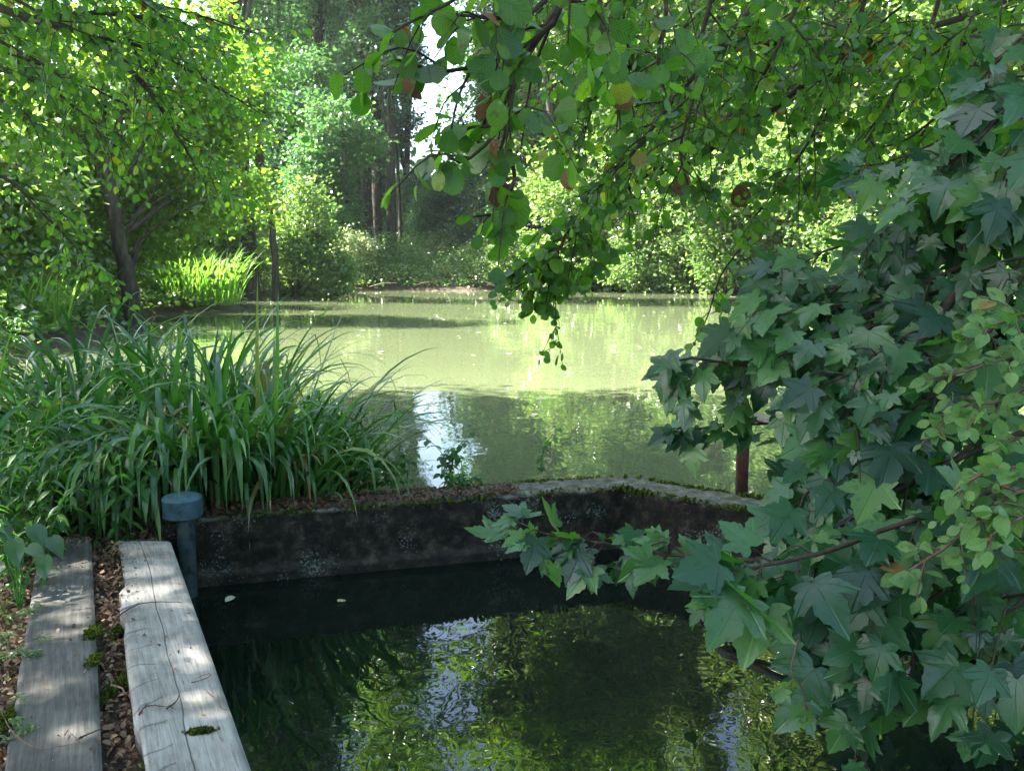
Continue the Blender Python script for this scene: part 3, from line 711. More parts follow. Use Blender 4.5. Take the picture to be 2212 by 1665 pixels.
# --- low bushes overhanging the right shore
bush = make_tree('shore_bush', 'rounded pale bush overhanging the water at the middle of the far shore', base_at(1230, 45.5, 0), [(0, 0, 0), (.1, 0, 1), (.2, 0, 2), (.2, .1, 3)], .07, .02,
                 [(0, 0, 1.7, 2.1, 1.6, 1.6)], 150, 100, .28, .14, 'pale_leaf', 71, nl=14, thr=-.05, s=2, cat='bush', group='bushes along the far and right shore', lo=.0)
for px, D, sc, rz, mat_, lab in [(1370, 44.8, 1.15, 1, 0, 'shore bush right of the middle, under the large tree'), (1480, 43.5, .95, 2.6, 0, 'pale shore bush left of the dark hollow'),
                           (1600, 41.8, 1.3, 3.7, 0, 'shore bush right of the dark hollow'), (1720, 40, 1.0, 5, 0, 'shore bush at the bend behind the maple tips'), (1850, 37, 1.3, .4, 0, 'shore bush seen through the maple leaves'),
                           (2010, 33, 1.2, 1.5, 0, 'shore bush behind the thick of the maple'), (1120, 47.5, .8, 2.2, 0, 'small shore bush at the right end of the nettles'), (2250, 28, 1.3, 2.9, 0, 'shore bush at the right edge'),
                           (170, 29, 1.3, 3.1, 0, 'low lit bush left of the leaning alder'), (40, 22, 1.2, 4.5, 0, 'low lit bush at the far left shore'), (-150, 18, 1.3, .9, 0, 'low bush past the left edge'), (500, 40, 1.1, .9, 0, 'low bush left of the thick grey trunk'), (380, 36, 1.2, .1, 0, 'low bush behind the reed clump'), (640, 41.5, .6, 2, 0, 'small dark bush at the water right of the slender alder')]:
    copy_tree(bush, base_at(px, D, 0), rz, sc, lab)

# --- distant wood closing the view all round (nobody could count it)
def far_wood():
    rng = np.random.RandomState(81); mb = MB(); mt = MB()
    C = []
    for kk in range(150):
        a = rng.rand() * 2 * PI; R = 82 + rng.rand() * 22
        if kk < 80: a = PI / 2 + (rng.rand() - .5) * 1.6
        x, y = R * math.cos(a), R * math.sin(a) + 4
        px = 1106 + 2000 * x / max(y, 1) if y > 0 else 0
        h = 24 + rng.rand() * 8
        if y > 0 and 840 < px < 1040: h = 6 + rng.rand() * 2
        if y > 0 and 780 < px < 850: h = 14
        if x < -25: h = 13
        z0 = gz(x, y)
        n = int(70 * h / 24)
        u = norm(rng.randn(n, 3)) * rng.rand(n, 1) ** .45
        C.append(u * [4.5 if h > 15 else 2.6, 4, h * .5] + [x, y, z0 + h * .52])
        mt.tube([(x, y, z0 - .3), (x + .2, y, z0 + h * .5), (x, y, z0 + h * .9)], [.35, .22, .08], 6)
    C = np.vstack(C)
    fill_leaves(mb, rng, C, 34, 1.0, .5, T_QUAD)
    o = mb.build('distant_wood', M['blue_leaf']); tag(o, 'distant woodland closing the view behind the pond', 'woodland', kind='stuff')
    tag(mt.build('distant_trunks', M['bark']), 'trunks of the distant woodland', 'woodland', kind='stuff')
far_wood()

# --- tall shading trees close by on the left (their lowest boughs hang into the view)
def hang(root_base, curves, wood, leafm, rng, tw=.16, twl=.5, leaf=.085, T=T_ALDER, **kw):
    for c, r in curves:
        spray(wood, leafm, rng, c, r, tw, twl, leaf, T, **kw)

def spray(wood, lf, rng, pts, r0, tw, twl, leaf, T, nleaf=.07, xb=(0, 0, -.4), nb=(0, -.2, .8), nr=.5, petiole=.25, start=.15, droop=.5, opp=False, rtip=.0025, lsz=.35, sub=1, sides=6, bend=.2):
    """A bough: main curve, side twigs, leaves on petioles."""
    pts = np.asarray(pts, float)
    L = np.linalg.norm(np.diff(pts, axis=0), axis=1).sum()
    n = max(8, int(L / .06)); P = smooth_path(pts, n)
    P[1:-1] += rng.randn(n - 2, 3) * r0 * .12
    rr = rtip + (r0 - rtip) * (1 - np.linspace(0, 1, n)) ** .8
    wood.tube(P, rr, sides)
    T0 = norm(np.gradient(P, axis=0)); g = np.array([0, 0, -1.0])
    lp, lx, ln_, ls = [], [], [], []
    def put_leaves(Q, TQ, from_=0.15):
        m = len(Q); Lq = np.linalg.norm(np.diff(Q, axis=0), axis=1).sum()
        k = max(2, int(Lq * (1 - from_) / nleaf))
        for q in range(k):
            t = from_ + (1 - from_) * (q + .6) / k
            i = min(m - 1, int(t * (m - 1)))
            side = norm(np.cross(TQ[i], rng.randn(3) * .4 + [0, -.3, 1]))
            for sg in ((1, -1) if opp else ((1,) if q % 2 else (-1,))):
                if rng.rand() < .12: continue
                sc = leaf * np.clip(1 + rng.randn() * lsz, .35, 1.45)
                d = norm(TQ[i] * .5 + side * sg * .9 + rng.randn(3) * .3)
                pl = petiole * sc * (.6 + .8 * rng.rand())
                tip = Q[i] + d * pl + g * pl * .3
                if petiole > .1:
                    wood.tube([Q[i], (Q[i] + tip) / 2 + [0, 0, pl * .08], tip], [.0013, .0011, .001], 3)
                lp.append(tip); lx.append(d * .55 + np.array(xb) + rng.randn(3) * .3); ln_.append(np.array(nb) + rng.randn(3) * nr); ls.append(sc)
        if k: # terminal leaf
            lp.append(Q[-1]); lx.append(TQ[-1] + np.array(xb) * .6); ln_.append(np.array(nb) + rng.randn(3) * nr * .6); ls.append(leaf * (.6 + .5 * rng.rand()))
    k = max(1, int(L * (1 - start) / tw))
    for q in range(k):
        t = start + (1 - start) * (q + rng.rand() * .8) / k
        i = min(n - 2, int(t * (n - 1)))
        side = norm(np.cross(T0[i], [0, 0, 1.0]) * (1 if q % 2 else -1) + rng.randn(3) * .45)
        l = twl * (.4 + .9 * rng.rand()) * (1.15 - .5 * t)
        d = norm(T0[i] * .75 + side * .8)
        a = P[i]; m_ = a + d * l * .5; e = a + norm(d + g * droop) * l + g * l * droop * .3
        Q = smooth_path([a, m_, e], 7)
        wood.tube(Q, np.linspace(min(rr[i] * .7, .0055), .0015, 7), 4)
        TQ = norm(np.gradient(Q, axis=0)); put_leaves(Q, TQ)
        if sub > 1:
            for z in range(2):
                j = rng.randint(2, 5); s2 = norm(np.cross(TQ[j], [0, 0, 1.]) * (1 if z else -1) + rng.randn(3) * .4)
                e2 = Q[j] + norm(TQ[j] + s2 + g * droop * .7) * l * .55
                Q2 = smooth_path([Q[j], (Q[j] + e2) / 2 + [0, 0, .01], e2], 5); wood.tube(Q2, np.linspace(.003, .0012, 5), 3)
                put_leaves(Q2, norm(np.gradient(Q2, axis=0)))
    if start < .9:
        put_leaves(P[int(n * .8):], T0[int(n * .8):])
    if lp:
        m = len(lp)
        lf.leaves(np.array(lp), np.array(lx), np.array(ln_), np.array(ls), T, rng.rand(m), bend + rng.randn(m) * .24)

def bough_part(root, base, rng, c, r, woodm, leafm, part='branch', lab=None, **kw):
    w, l = MB(), MB(); spray(w, l, rng, c, r, **kw)
    o = w.build(part, M[woodm], root, base, smooth=True)
    f = l.build('foliage', M[leafm], None, base); f.parent = o; f.location = (0, 0, 0)
    return o

b = (-6.6, 8.2, gz(-6.6, 8.2) - .1)
over = make_tree('overhanging_alder', 'tall alder on the near left bank with dark boughs hanging into the upper left', b,
                 [(0, 0, 0), (.2, .1, 3), (.3, 0, 7), (.2, 0, 12), (0, 0, 17)], .34, .06,
                 [(.6, .0, 8.2, 4.2, 3.4, 2.8), (-.5, 2.0, 9.3, 2.0, 2.0, 1.6), (2.2, -2.0, 10.5, 2.4, 2.2, 2.2), (.3, -1.4, 13, 3.6, 2.8, 4), (-2, -.6, 14, 2, 2.2, 2)], 700, 100, .42, .13, 'alder_leaf', 91, T=T_OVAL, nl=60, thr=-.15, s=1.0, lo=.25)
rng = np.random.RandomState(92)
HB = [([(-260, -150, 8), (0, 15, 7.8), (190, 78, 7.6), (290, 160, 7.5), (370, 270, 7.4), (455, 420, 7.4)], .045),
      ([(-100, 60, 8.2), (100, 40, 8), (250, 30, 8), (380, 60, 8.2), (500, 120, 8.4)], .03),
      ([(-200, 330, 7.6), (0, 380, 7.5), (80, 450, 7.4), (150, 520, 7.4), (190, 580, 7.4)], .018),
      ([(-150, 120, 7.6), (60, 170, 7.5), (170, 240, 7.4), (260, 340, 7.4)], .02),
      ([(190, 78, 7.6), (330, 110, 7.8), (470, 190, 8), (570, 250, 8.2)], .02),
      ([(-150, 230, 8), (30, 260, 8), (150, 300, 8)], .018), ([(100, -60, 9), (300, 0, 9), (450, 40, 9), (600, 90, 9.3)], .02),
      ([(-50, -120, 8.5), (150, -20, 8.4), (260, 60, 8.3), (330, 200, 8.3)], .02),
      ([(-160, 60, 9), (60, 130, 9), (220, 200, 9.2), (400, 300, 9.4), (500, 380, 9.4)], .02), ([(-200, -20, 7), (0, 90, 7), (110, 150, 7), (170, 200, 7)], .02),
      ([(-200, -120, 6.5), (-20, -30, 6.5), (110, 40, 6.4), (230, 90, 6.4)], .02), ([(-200, 150, 6.6), (-40, 200, 6.6), (60, 250, 6.6), (120, 330, 6.6)], .016), ([(60, -160, 7), (200, -60, 7), (330, 20, 7), (430, 120, 7)], .018), ([(-200, 20, 6.2), (-60, 100, 6.2), (20, 160, 6.2)], .015)]
for c, r in HB:
    bough_part(over, b, rng, path(*c), r, 'bark', 'alder_leaf', tw=.12, twl=.7, leaf=.062, T=T_OVAL, nleaf=.05, droop=.35, sub=2, nr=.8, petiole=.05, start=.12)
# two more tall trees keep the near water and the planks in shade
SH = [(-12.5, 9.0, .92, 1.2, 'tall alder behind the overhanging one on the left bank'), (-7.4, 2.9, .9, 4.6, 'tall alder standing left of the planks'), (-3.8, -2.5, .9, 4.4, 'tall alder behind the camera on the left'),
      (3.5, -6, 1, .6, 'tall alder behind the camera on the right')]
def bare_copy(src, loc, rz, sc, label, group):
    r = src.copy(); COL.objects.link(r); r.location = loc; r.rotation_euler = (0, 0, rz); r.scale = (sc,) * 3; r['label'] = label; r['group'] = group
    for ch in list(src.children):
        if ch.name.split('.')[0] in ('trunk', 'crown'):
            c = ch.copy(); COL.objects.link(c); c.parent = r
    return r
over['group'] = 'tall alders around the near bank'
for x, y, sc, rz, lab in SH:
    bare_copy(over, (x, y, gz(x, y) - .1), rz, sc, lab, 'tall alders around the near bank')

# ------------------------------------------------------------------ alder boughs at the top middle and right
rng = np.random.RandomState(101)
b = (4.9, 6.6, gz(5.5, 6.6) - .1)
ald = thing('alder_tree', 'alder leaning in from the right with rounded leaves hanging over the pond', 'tree', b)
mb = MB(); tk = smooth_path([(4.9, 6.6, b[2]), (4.7, 6.5, 1.5), (4.4, 6.2, 3.2), (3.9, 5.8, 5.5), (3.4, 5.2, 8)], 30); mb.tube(tk, np.linspace(.17, .06, 30), 12)
mb.build('trunk', M['bark'], ald, b, smooth=True)
mc = MB(); Cc = centres(rng, [(3.2, 6.2, 6.8, 3.0, 3.0, 2.0), (4.2, 6.6, 8.6, 2.6, 2.6, 1.6), (.9, 6.8, 4.9, 2.2, 1.5, .75), (0, 8.6, 6.2, 2.2, 1.5, .8)], 230, 5, -.1, 1.2)[:120]  # last two ellipsoids added out of view to cover sky reflected in the basin
rng2 = np.random.RandomState(7); mbl = MB(); limbs(mbl, rng2, tk, Cc, 34, .16, .3); mbl.build('limb', M['bark'], ald, b, smooth=True)
fill_leaves(mc, rng, Cc, 110, .4, .10, T_OVAL); mc.build('crown', M['alder_leaf'], ald, b)
CL = dict(tw=.075, twl=.26, leaf=.056, T=T_ALDER, nleaf=.032, droop=.35, nr=.75, nb=(0, .1, 1.0), petiole=.22, sub=1, xb=(-.1, 0, -.3), start=.05, bend=.45)
MID = dict(tw=.075, twl=.42, leaf=.046, T=T_ALDER, nleaf=.030, droop=.28, nr=.8, petiole=.2, sub=2, xb=(0, 0, -.35), start=.1, bend=.25)
BK = dict(tw=.10, twl=.5, leaf=.050, T=T_ALDER, nleaf=.034, droop=.3, nr=.8, petiole=.08, sub=2, xb=(0, 0, -.35), start=.0, bend=.25)
MD2 = dict(MID, tw=.06, twl=.16, leaf=.06)
AB = [([(2400, 130, 5.6), (2212, 92, 5.3), (2000, 90, 5.1), (1850, 97, 5.0), (1650, 95, 4.8), (1450, 120, 4.5), (1330, 150, 4.3)], .04, MID),
      ([(2300, -60, 5.4), (2100, 30, 5.2), (1908, 88, 5.0), (1787, 142, 4.9), (1687, 225, 4.8), (1611, 269, 4.8), (1487, 353, 4.8), (1421, 365, 4.8), (1288, 453, 4.8), (1224, 505, 4.8), (1190, 590, 4.8), (1178, 660, 4.8)], .022, MID),
      ([(1260, -120, 2.5), (1216, 0, 2.45), (1156, 88, 2.4), (1116, 160, 2.4), (1102, 225, 2.35), (1098, 297, 2.35), (1112, 385, 2.35), (1084, 457, 2.35), (1020, 469, 2.35)], .012, CL),
      ([(1216, 0, 2.45), (1180, 72, 2.4), (1088, 120, 2.35), (1020, 148, 2.3), (931, 150, 2.3), (850, 128, 2.3)], .009, CL),
      ([(1240, -70, 2.3), (1172, 4, 2.25), (1140, 32, 2.25), (1068, 40, 2.2), (1004, 32, 2.2), (930, 30, 2.2)], .008, CL),
      ([(1640, 0, 4.6), (1481, 184, 4.4), (1364, 333, 4.3), (1280, 420, 4.2)], .014, MID),
      ([(1098, 250, 2.35), (1060, 300, 2.3), (1000, 350, 2.25), (960, 330, 2.25)], .005, CL),
      ([(1080, -70, 2.3), (990, -5, 2.25), (910, 35, 2.2), (850, 70, 2.2)], .006, CL),
      ([(1020, 148, 2.3), (990, 210, 2.3), (975, 280, 2.3)], .004, CL),
      ([(1230, -80, 2.8), (1300, 60, 2.8), (1330, 160, 2.75), (1340, 280, 2.7)], .009, CL),
      ([(1420, -80, 3.0), (1440, 30, 3.0), (1420, 120, 3.0), (1440, 210, 3.0)], .009, CL),
      ([(1560, -90, 4), (1520, 60, 4), (1500, 200, 4), (1470, 330, 4), (1510, 470, 4)], .012, MID),
      ([(1760, -90, 4.2), (1700, 60, 4.2), (1640, 180, 4.2), (1560, 330, 4.2)], .012, MID),
      ([(1900, -80, 4.6), (1850, 50, 4.6), (1780, 240, 4.6), (1700, 380, 4.6), (1620, 480, 4.6)], .012, MID),
      ([(2050, -80, 4.6), (1990, 120, 4.6), (1900, 260, 4.6), (1830, 380, 4.6)], .012, MID),
      ([(2250, 50, 5), (2100, 180, 4.9), (1960, 300, 4.9), (1820, 330, 4.8)], .012, MID),
      ([(1380, -90, 4.2), (1330, 60, 4.2), (1290, 200, 4.2), (1250, 330, 4.2)], .010, MID),
      ([(2200, -60, 4.2), (2080, 60, 4.2), (1980, 150, 4.2)], .010, MID),
      *[([(x0 + 260, y0 - 190, D_ + .3), (x0 + 150, y0 - 110, D_ + .1), (x0 + 60, y0 - 30, D_), (x0, y0 + 50, D_)], .010, BK) for x0, y0, D_ in
        [(1230, 60, 6.5), (1180, 160, 7), (1330, 240, 7), (1420, 90, 6.4), (1530, 160, 6.8), (1480, 280, 7), (1640, 90, 6.2), (1700, 250, 6.6), (1790, 130, 6.2), (1840, 260, 6.4),
         (1760, 380, 6.8), (1950, 180, 6), (1990, 320, 6.2), (2080, 100, 6), (1560, 40, 6.2), (1100, 60, 6.6), (1300, 20, 6.4), (1850, 20, 6)]],
      ([(1290, 450, 4.8), (1230, 520, 4.8), (1150, 560, 4.8), (1105, 600, 4.8)], .006, MD2), ([(1250, 480, 4.7), (1235, 560, 4.7), (1222, 630, 4.7)], .005, MD2), ([(1270, 470, 4.9), (1280, 530, 4.9), (1272, 590, 4.9)], .005, MD2), ([(1200, 540, 4.8), (1160, 610, 4.8), (1150, 650, 4.8)], .005, MD2),
      ([(1630, 500, 5.2), (1560, 590, 5.2), (1530, 680, 5.2), (1490, 760, 5.2)], .006, CL)]
for c, r, kw in AB:
    bough_part(ald, b, rng, path(*c), r, 'twig', 'alder_leaf', **kw)

for q_, (px, py, D, s_) in enumerate([(1078, 385, 2.35, .075), (1040, 205, 2.4, .06), (1225, 365, 2.8, .055), (880, 165, 2.3, .06), (1480, 370, 4.7, .1), (1600, 395, 5, .12)]):
    ml = MB(); e = at(px, py, D)
    ml.leaves(e[None] + [[0, 0, 0]], np.array([[rng.randn() * .25, rng.randn() * .3, -1.]]), rng.randn(1, 3) * .4 + [0, -1, .2], np.array([s_]), T_ALDER, np.array([.3 + .6 * rng.rand()]), .9)
    ml.build('dead_leaf', M['litter'], ald, b)

# ------------------------------------------------------------------ sycamore maple on the right
rng = np.random.RandomState(111)
b = (3.1, 3.6, -.6)
mp_ = thing('maple_tree', 'maple at the right edge with big dark lobed leaves sweeping over the basin', 'tree', b)
mb = MB()
tk = smooth_path([(3.1, 3.6, -.7), (3.0, 3.6, .6), (2.85, 3.5, 2.0), (2.9, 3.6, 4.0), (3, 3.8, 6.5)], 30); mb.tube(tk, np.linspace(.11, .045, 30), 12)
mb.build('trunk', M['bark'], mp_, b, smooth=True)
mc = MB(); Cc = centres(rng, [(3.4, 3.8, 4.9, 2.0, 2.0, 1.7)], 50, 6, -.1, 1.2)
fill_leaves(mc, rng, Cc, 30, .4, .14, T_MAPLE); mc.build('crown', M['maple_leaf'], mp_, b)
MP = dict(tw=.085, twl=.28, leaf=.103, T=T_MAPLE, nleaf=.064, droop=.45, nr=.42, petiole=.5, xb=(-.45, -.1, -.75), nb=(-.35, -.65, .75), start=.10, opp=True, sub=1, bend=.22, lsz=.4)
MQ = dict(MP, tw=.11, nleaf=.08, xb=(-.5, -.15, -.28), nb=(-.1, -.35, .95), leaf=.105, twl=.22)
MBr = [([(2360, 330, 3.5), (2173, 481, 3.3), (2090, 590, 3.2), (1989, 737, 3.1), (1914, 785, 3.05), (1844, 847, 3.0), (1797, 948, 2.95), (1754, 1042, 2.9), (1715, 1097, 2.9)], .022, MP),
       ([(2330, 380, 3.4), (2200, 480, 3.3), (2080, 570, 3.3), (1953, 640, 3.3), (1821, 710, 3.3), (1700, 775, 3.3), (1602, 788, 3.3), (1496, 774, 3.3), (1440, 785, 3.3)], .013, dict(MP, tw=.13, twl=.22)),
       ([(2400, 60, 3.6), (2212, 200, 3.5), (2108, 305, 3.4), (2028, 373, 3.4), (1960, 440, 3.3)], .012, MP),
       ([(2380, 120, 3.9), (2212, 180, 3.8), (2092, 265, 3.8), (2028, 305, 3.8), (1920, 349, 3.8), (1843, 361, 3.8)], .009, dict(MP, twl=.16, tw=.2)),
       ([(2300, 400, 3.6), (2100, 440, 3.5), (1960, 490, 3.5), (1819, 530, 3.5), (1730, 560, 3.5), (1650, 600, 3.5)], .010, MP),
       ([(2350, 480, 3.1), (2212, 590, 3.0), (2090, 784, 2.95), (1960, 900, 2.9), (1870, 1000, 2.9)], .014, MP),
       ([(2350, 600, 3.3), (2150, 680, 3.3), (1950, 760, 3.3), (1860, 830, 3.3), (1770, 900, 3.25)], .010, MP),
       ([(2300, 700, 3.4), (2000, 860, 3.4), (1800, 910, 3.4), (1640, 915, 3.4), (1520, 925, 3.4), (1440, 925, 3.4)], .007, dict(MQ, leaf=.075, twl=.13, tw=.13)),
       ([(2200, 1180, 2.9), (1950, 1230, 2.8), (1790, 1225, 2.75), (1625, 1210, 2.75), (1480, 1200, 2.9), (1379, 1192, 3.0), (1310, 1175, 3.05), (1185, 1155, 3.1), (1110, 1125, 3.15)], .010, dict(MQ, tw=.085, twl=.17, leaf=.085)),
       ([(2250, 1050, 2.7), (1980, 1120, 2.6), (1790, 1190, 2.5), (1680, 1215, 2.4), (1600, 1235, 2.35), (1530, 1250, 2.3)], .009, dict(MQ, leaf=.115, twl=.14)),
       ([(2300, 900, 3.0), (2050, 1000, 2.9), (1880, 1090, 2.8), (1760, 1180, 2.75), (1650, 1290, 2.7)], .012, MP),
       ([(2350, 950, 2.8), (2100, 1080, 2.7), (1950, 1180, 2.65), (1895, 1221, 2.6), (1855, 1313, 2.6), (1790, 1400, 2.6)], .010, MP),
       ([(2350, 1100, 2.7), (2150, 1220, 2.6), (2000, 1300, 2.6), (1900, 1400, 2.55), (1840, 1480, 2.55)], .009, dict(MP, leaf=.10)),
       ([(2400, 1150, 2.6), (2230, 1280, 2.55), (2130, 1360, 2.5), (2040, 1440, 2.5)], .009, dict(MP, leaf=.10)),
       ([(2400, 1250, 2.5), (2260, 1350, 2.5), (2200, 1420, 2.5), (2190, 1500, 2.5)], .008, dict(MP, leaf=.09)),
       ([(2300, 800, 3.6), (2100, 960, 3.6), (1980, 1060, 3.6), (1850, 1130, 3.5), (1700, 1180, 3.4)], .010, MP),
       ([(2300, 550, 3.7), (2150, 760, 3.7), (2050, 900, 3.7), (1980, 1020, 3.7)], .010, MP),
       ([(2400, 250, 3.2), (2280, 380, 3.1), (2180, 620, 3.1), (2120, 760, 3.1)], .010, MP),
       ([(2380, -60, 3.6), (2230, 60, 3.6), (2130, 160, 3.6), (2080, 250, 3.6)], .010, MP),
       ([(2300, 540, 3.4), (2100, 640, 3.3), (1900, 700, 3.25), (1760, 740, 3.2), (1660, 780, 3.2)], .010, MP),
       ([(2030, 720, 3.1), (1850, 800, 3.0), (1760, 840, 3.0)], .008, MP),
       ([(2300, 250, 3.6), (2050, 430, 3.5), (1900, 560, 3.5), (1770, 650, 3.4)], .010, MP),
       ([(2100, 620, 3.3), (1900, 650, 3.3), (1720, 670, 3.3), (1600, 720, 3.3)], .007, MP),
       ([(2500, 600, 4.4), (2200, 800, 4.3), (2000, 960, 4.2), (1880, 1100, 4.2)], .012, MP),
       ([(2500, 800, 4.3), (2250, 960, 4.2), (2080, 1100, 4.1), (1960, 1220, 4.1)], .012, MP),
       ([(2500, 900, 3.9), (2330, 1080, 3.8), (2180, 1200, 3.7), (2050, 1320, 3.6)], .012, MP),
       ([(2500, 700, 4.6), (2300, 720, 4.6), (2100, 760, 4.6), (1960, 850, 4.6)], .012, MP),
       ([(2500, 1050, 3.4), (2350, 1200, 3.3), (2230, 1300, 3.2), (2130, 1440, 3.1)], .012, MP),
       ([(2350, 20, 3.1), (2230, 190, 3.1), (2190, 330, 3.1), (2150, 420, 3.1)], .010, MP)]
for c, r, kw in MBr:
    bough_part(mp_, b, rng, path(*c), r, 'twig', 'maple_leaf', **kw)

# --- light green dogwood shrub in front of the maple
rng = np.random.RandomState(121)
b = (3.2, 2.4, -.7)
dg = thing('dogwood_shrub', 'light green shrub with small oval leaves at the right edge in front of the maple', 'shrub', b)
mb = MB()
for e in ((2330, 1050, 2.5), (2330, 760, 2.7), (2360, 1250, 2.4)):
    mb.tube(smooth_path([(3.2, 2.4, -.75), (2.5, 2.45, 0.1), at(*e)], 16), np.linspace(.02, .008, 16), 8)
mb.build('stem', M['twig'], dg, b, smooth=True)
DG = dict(tw=.055, twl=.13, leaf=.048, T=T_OVAL, nleaf=.026, droop=.1, nr=.5, petiole=.15, xb=(-.2, -.1, -.1), nb=(-.3, -.55, .7), start=.1, opp=True, sub=1, bend=.15)
for c, r in [([(2330, 1050, 2.5), (2212, 1060, 2.45), (2130, 1100, 2.4), (2060, 1170, 2.4), (1990, 1215, 2.4), (1935, 1250, 2.4)], .006),
             ([(2330, 1050, 2.5), (2220, 1010, 2.45), (2130, 1020, 2.4), (2060, 1060, 2.4)], .005), ([(2330, 1120, 2.4), (2230, 1110, 2.35), (2150, 1150, 2.3), (2120, 1200, 2.3)], .005),
             ([(2330, 760, 2.7), (2200, 770, 2.65), (2090, 800, 2.6), (2000, 820, 2.6)], .005), ([(2330, 760, 2.7), (2180, 860, 2.6), (2080, 880, 2.6), (1990, 960, 2.6)], .005),
             ([(2330, 700, 2.7), (2212, 690, 2.65), (2150, 700, 2.6), (2090, 740, 2.6)], .005), ([(2330, 900, 2.6), (2230, 940, 2.55), (2150, 960, 2.5)], .005),
             ([(2360, 1250, 2.4), (2250, 1200, 2.4), (2190, 1190, 2.35)], .005), ([(2330, 820, 2.9), (2200, 830, 2.9), (2120, 920, 2.9)], .005)]:
    bough_part(dg, b, rng, path(*c), r, 'brown_twig', 'dogwood_leaf', **DG)
# lone young sprig hanging below the maple
sp_ = thing('dogwood_sprig', 'lone hanging sprig with a few light green leaves below the maple over dark water', 'plant', tuple(at(1712, 1420, 2.5)))
bough_part(sp_, tuple(at(1712, 1420, 2.5)), rng, path((1725, 1380, 2.5), (1708, 1450, 2.5), (1735, 1490, 2.5), (1740, 1545, 2.5)), .003, 'brown_twig', 'dogwood_leaf', tw=.06, twl=.06, leaf=.05, T=T_MAPLE, nleaf=.05, droop=.4,
           nr=.3, petiole=.3, xb=(0, 0, -.8), nb=(0, -.8, .5), start=.3)

# ------------------------------------------------------------------ sedges, reeds
def blade(mb, rng, base, az, el, L, w, arch, kink=None, seg=12):
    """A long folded leaf arching over under its own weight."""
    ds = L / seg; p = np.array(base, float); e = el; P = [p.copy()]; D = []
    a = az
    for i in range(seg):
        t = i / seg
        e2 = e - arch * (t ** 1.6) * 2.6 / seg * 1.6
        e = e2
        if kink is not None and abs(t - kink) < .5 / seg: e = min(e, -1.1 - rng.rand() * .35)
        e = max(e, -1.5)
        a += rng.randn() * .02
        d = np.array([math.cos(a) * math.cos(e), math.sin(a) * math.cos(e), math.sin(e)])
        p = p + d * ds; P.append(p.copy()); D.append(d)
    P = np.array(P); D = np.array(D + [D[-1]])
    side = norm(np.cross(D, [0, 0, 1.0]) + 1e-6 * rng.randn(3)); tw = rng.randn() * .35
    up = np.cross(side, D); side = side * math.cos(tw) + up * math.sin(tw); up = np.cross(side, D)
    t = np.linspace(0, 1, seg + 1); ww = w * np.minimum(1, .45 + t * 2.2) * np.clip((1 - t) * 2.6, .0, 1) ** .8 * .5
    V = np.stack([P - side * ww[:, None] + up * ww[:, None] * .35, P, P + side * ww[:, None] + up * ww[:, None] * .35], 1)
    i = np.arange(seg)[:, None] * 3; j = np.arange(2)[None]
    F = np.stack([i + j, i + j + 1, i + j + 4, i + j + 3], -1).reshape(-1, 4)
    mb.add(V.reshape(-1, 3), F, rng.rand())

def clump(name, label, cx, cy, n, rx, ry, L, w, lean, matn, seed, elr=(.95, 1.45), arch=(1.0, 2.6), group=None, kinks=.2, cat='sedge', z=None, azf=None):
    rng = np.random.RandomState(seed); mb = MB()
    z0 = (gz(cx, cy) - .03) if z is None else z
    for _ in range(n):
        a0 = rng.rand() * 2 * PI; r = math.sqrt(rng.rand())
        bx_, by_ = cx + rx * r * math.cos(a0), cy + ry * r * math.sin(a0)
        az = math.atan2(math.sin(a0) * r * .9 + lean[1] + rng.randn() * .45, math.cos(a0) * r * .9 + lean[0] + rng.randn() * .45)
        blade(mb, rng, (bx_, by_, z0), az, rng.uniform(*elr), L * rng.uniform(.6, 1.15), w * rng.uniform(.7, 1.25), rng.uniform(*arch), kink=(rng.uniform(.45, .75) if rng.rand() < kinks else None))
    o = mb.build(name, M[matn], None, (cx, cy, z0))
    return tag(o, label, cat, group)

def cx_(px, D): return (px - 1106) / 2000 * D
G_ = 'sedge clumps beside the planks'
clump('sedge_clump', 'large sedge clump right of the vent pipe fanning out over the wall', cx_(560, 5.6), 5.75, 290, .40, .28, 1.38, .031, (.32, -.05), 'sedge', 131, arch=(.4, 1.7), group=G_)
clump('sedge_clump', 'dense sedge clump directly behind the vent pipe cap', cx_(400, 5.3), 5.45, 170, .34, .25, 1.15, .038, (-.05, -.4), 'sedge', 132, arch=(.9, 2.4), group=G_, kinks=.35)
clump('sedge_clump', 'sedge clump behind the planks with wide drooping blades', cx_(215, 5.1), 5.2, 110, .34, .22, 1.0, .042, (-.35, -.4), 'sedge', 133, arch=(1.2, 2.6), group=G_, kinks=.4)
clump('sedge_clump', 'sedge clump at the left edge leaning outwards', cx_(60, 5.8), 5.9, 110, .4, .3, 1.25, .038, (-.4, -.2), 'sedge', 134, arch=(1.0, 2.4), group=G_)
clump('sedge_clump', 'taller sedge clump behind the others near the pond edge', cx_(420, 6.9), 6.9, 170, .55, .35, 1.35, .032, (0, .1), 'sedge', 135, arch=(.5, 1.8), group=G_)
clump('sedge_clump', 'sedge clump at the back left between nettles and water', cx_(190, 7.2), 7.2, 130, .55, .35, 1.3, .032, (-.2, .1), 'sedge', 136, arch=(.7, 2.2), group=G_)
clump('sedge_clump', 'low sedge tuft drooping over the left end of the wall', cx_(690, 5.9), 5.95, 60, .22, .12, .85, .02, (.6, -.1), 'sedge', 137, arch=(1.0, 2.4), group=G_)
clump('sedge_clump', 'wide pale sedge blades arching forward over the far ends of the planks', cx_(170, 4.95), 4.98, 46, .42, .12, .92, .046, (-.25, -1.0), 'sedge', 138, elr=(1.0, 1.4), arch=(1.9, 3.0), group=G_, kinks=.5)
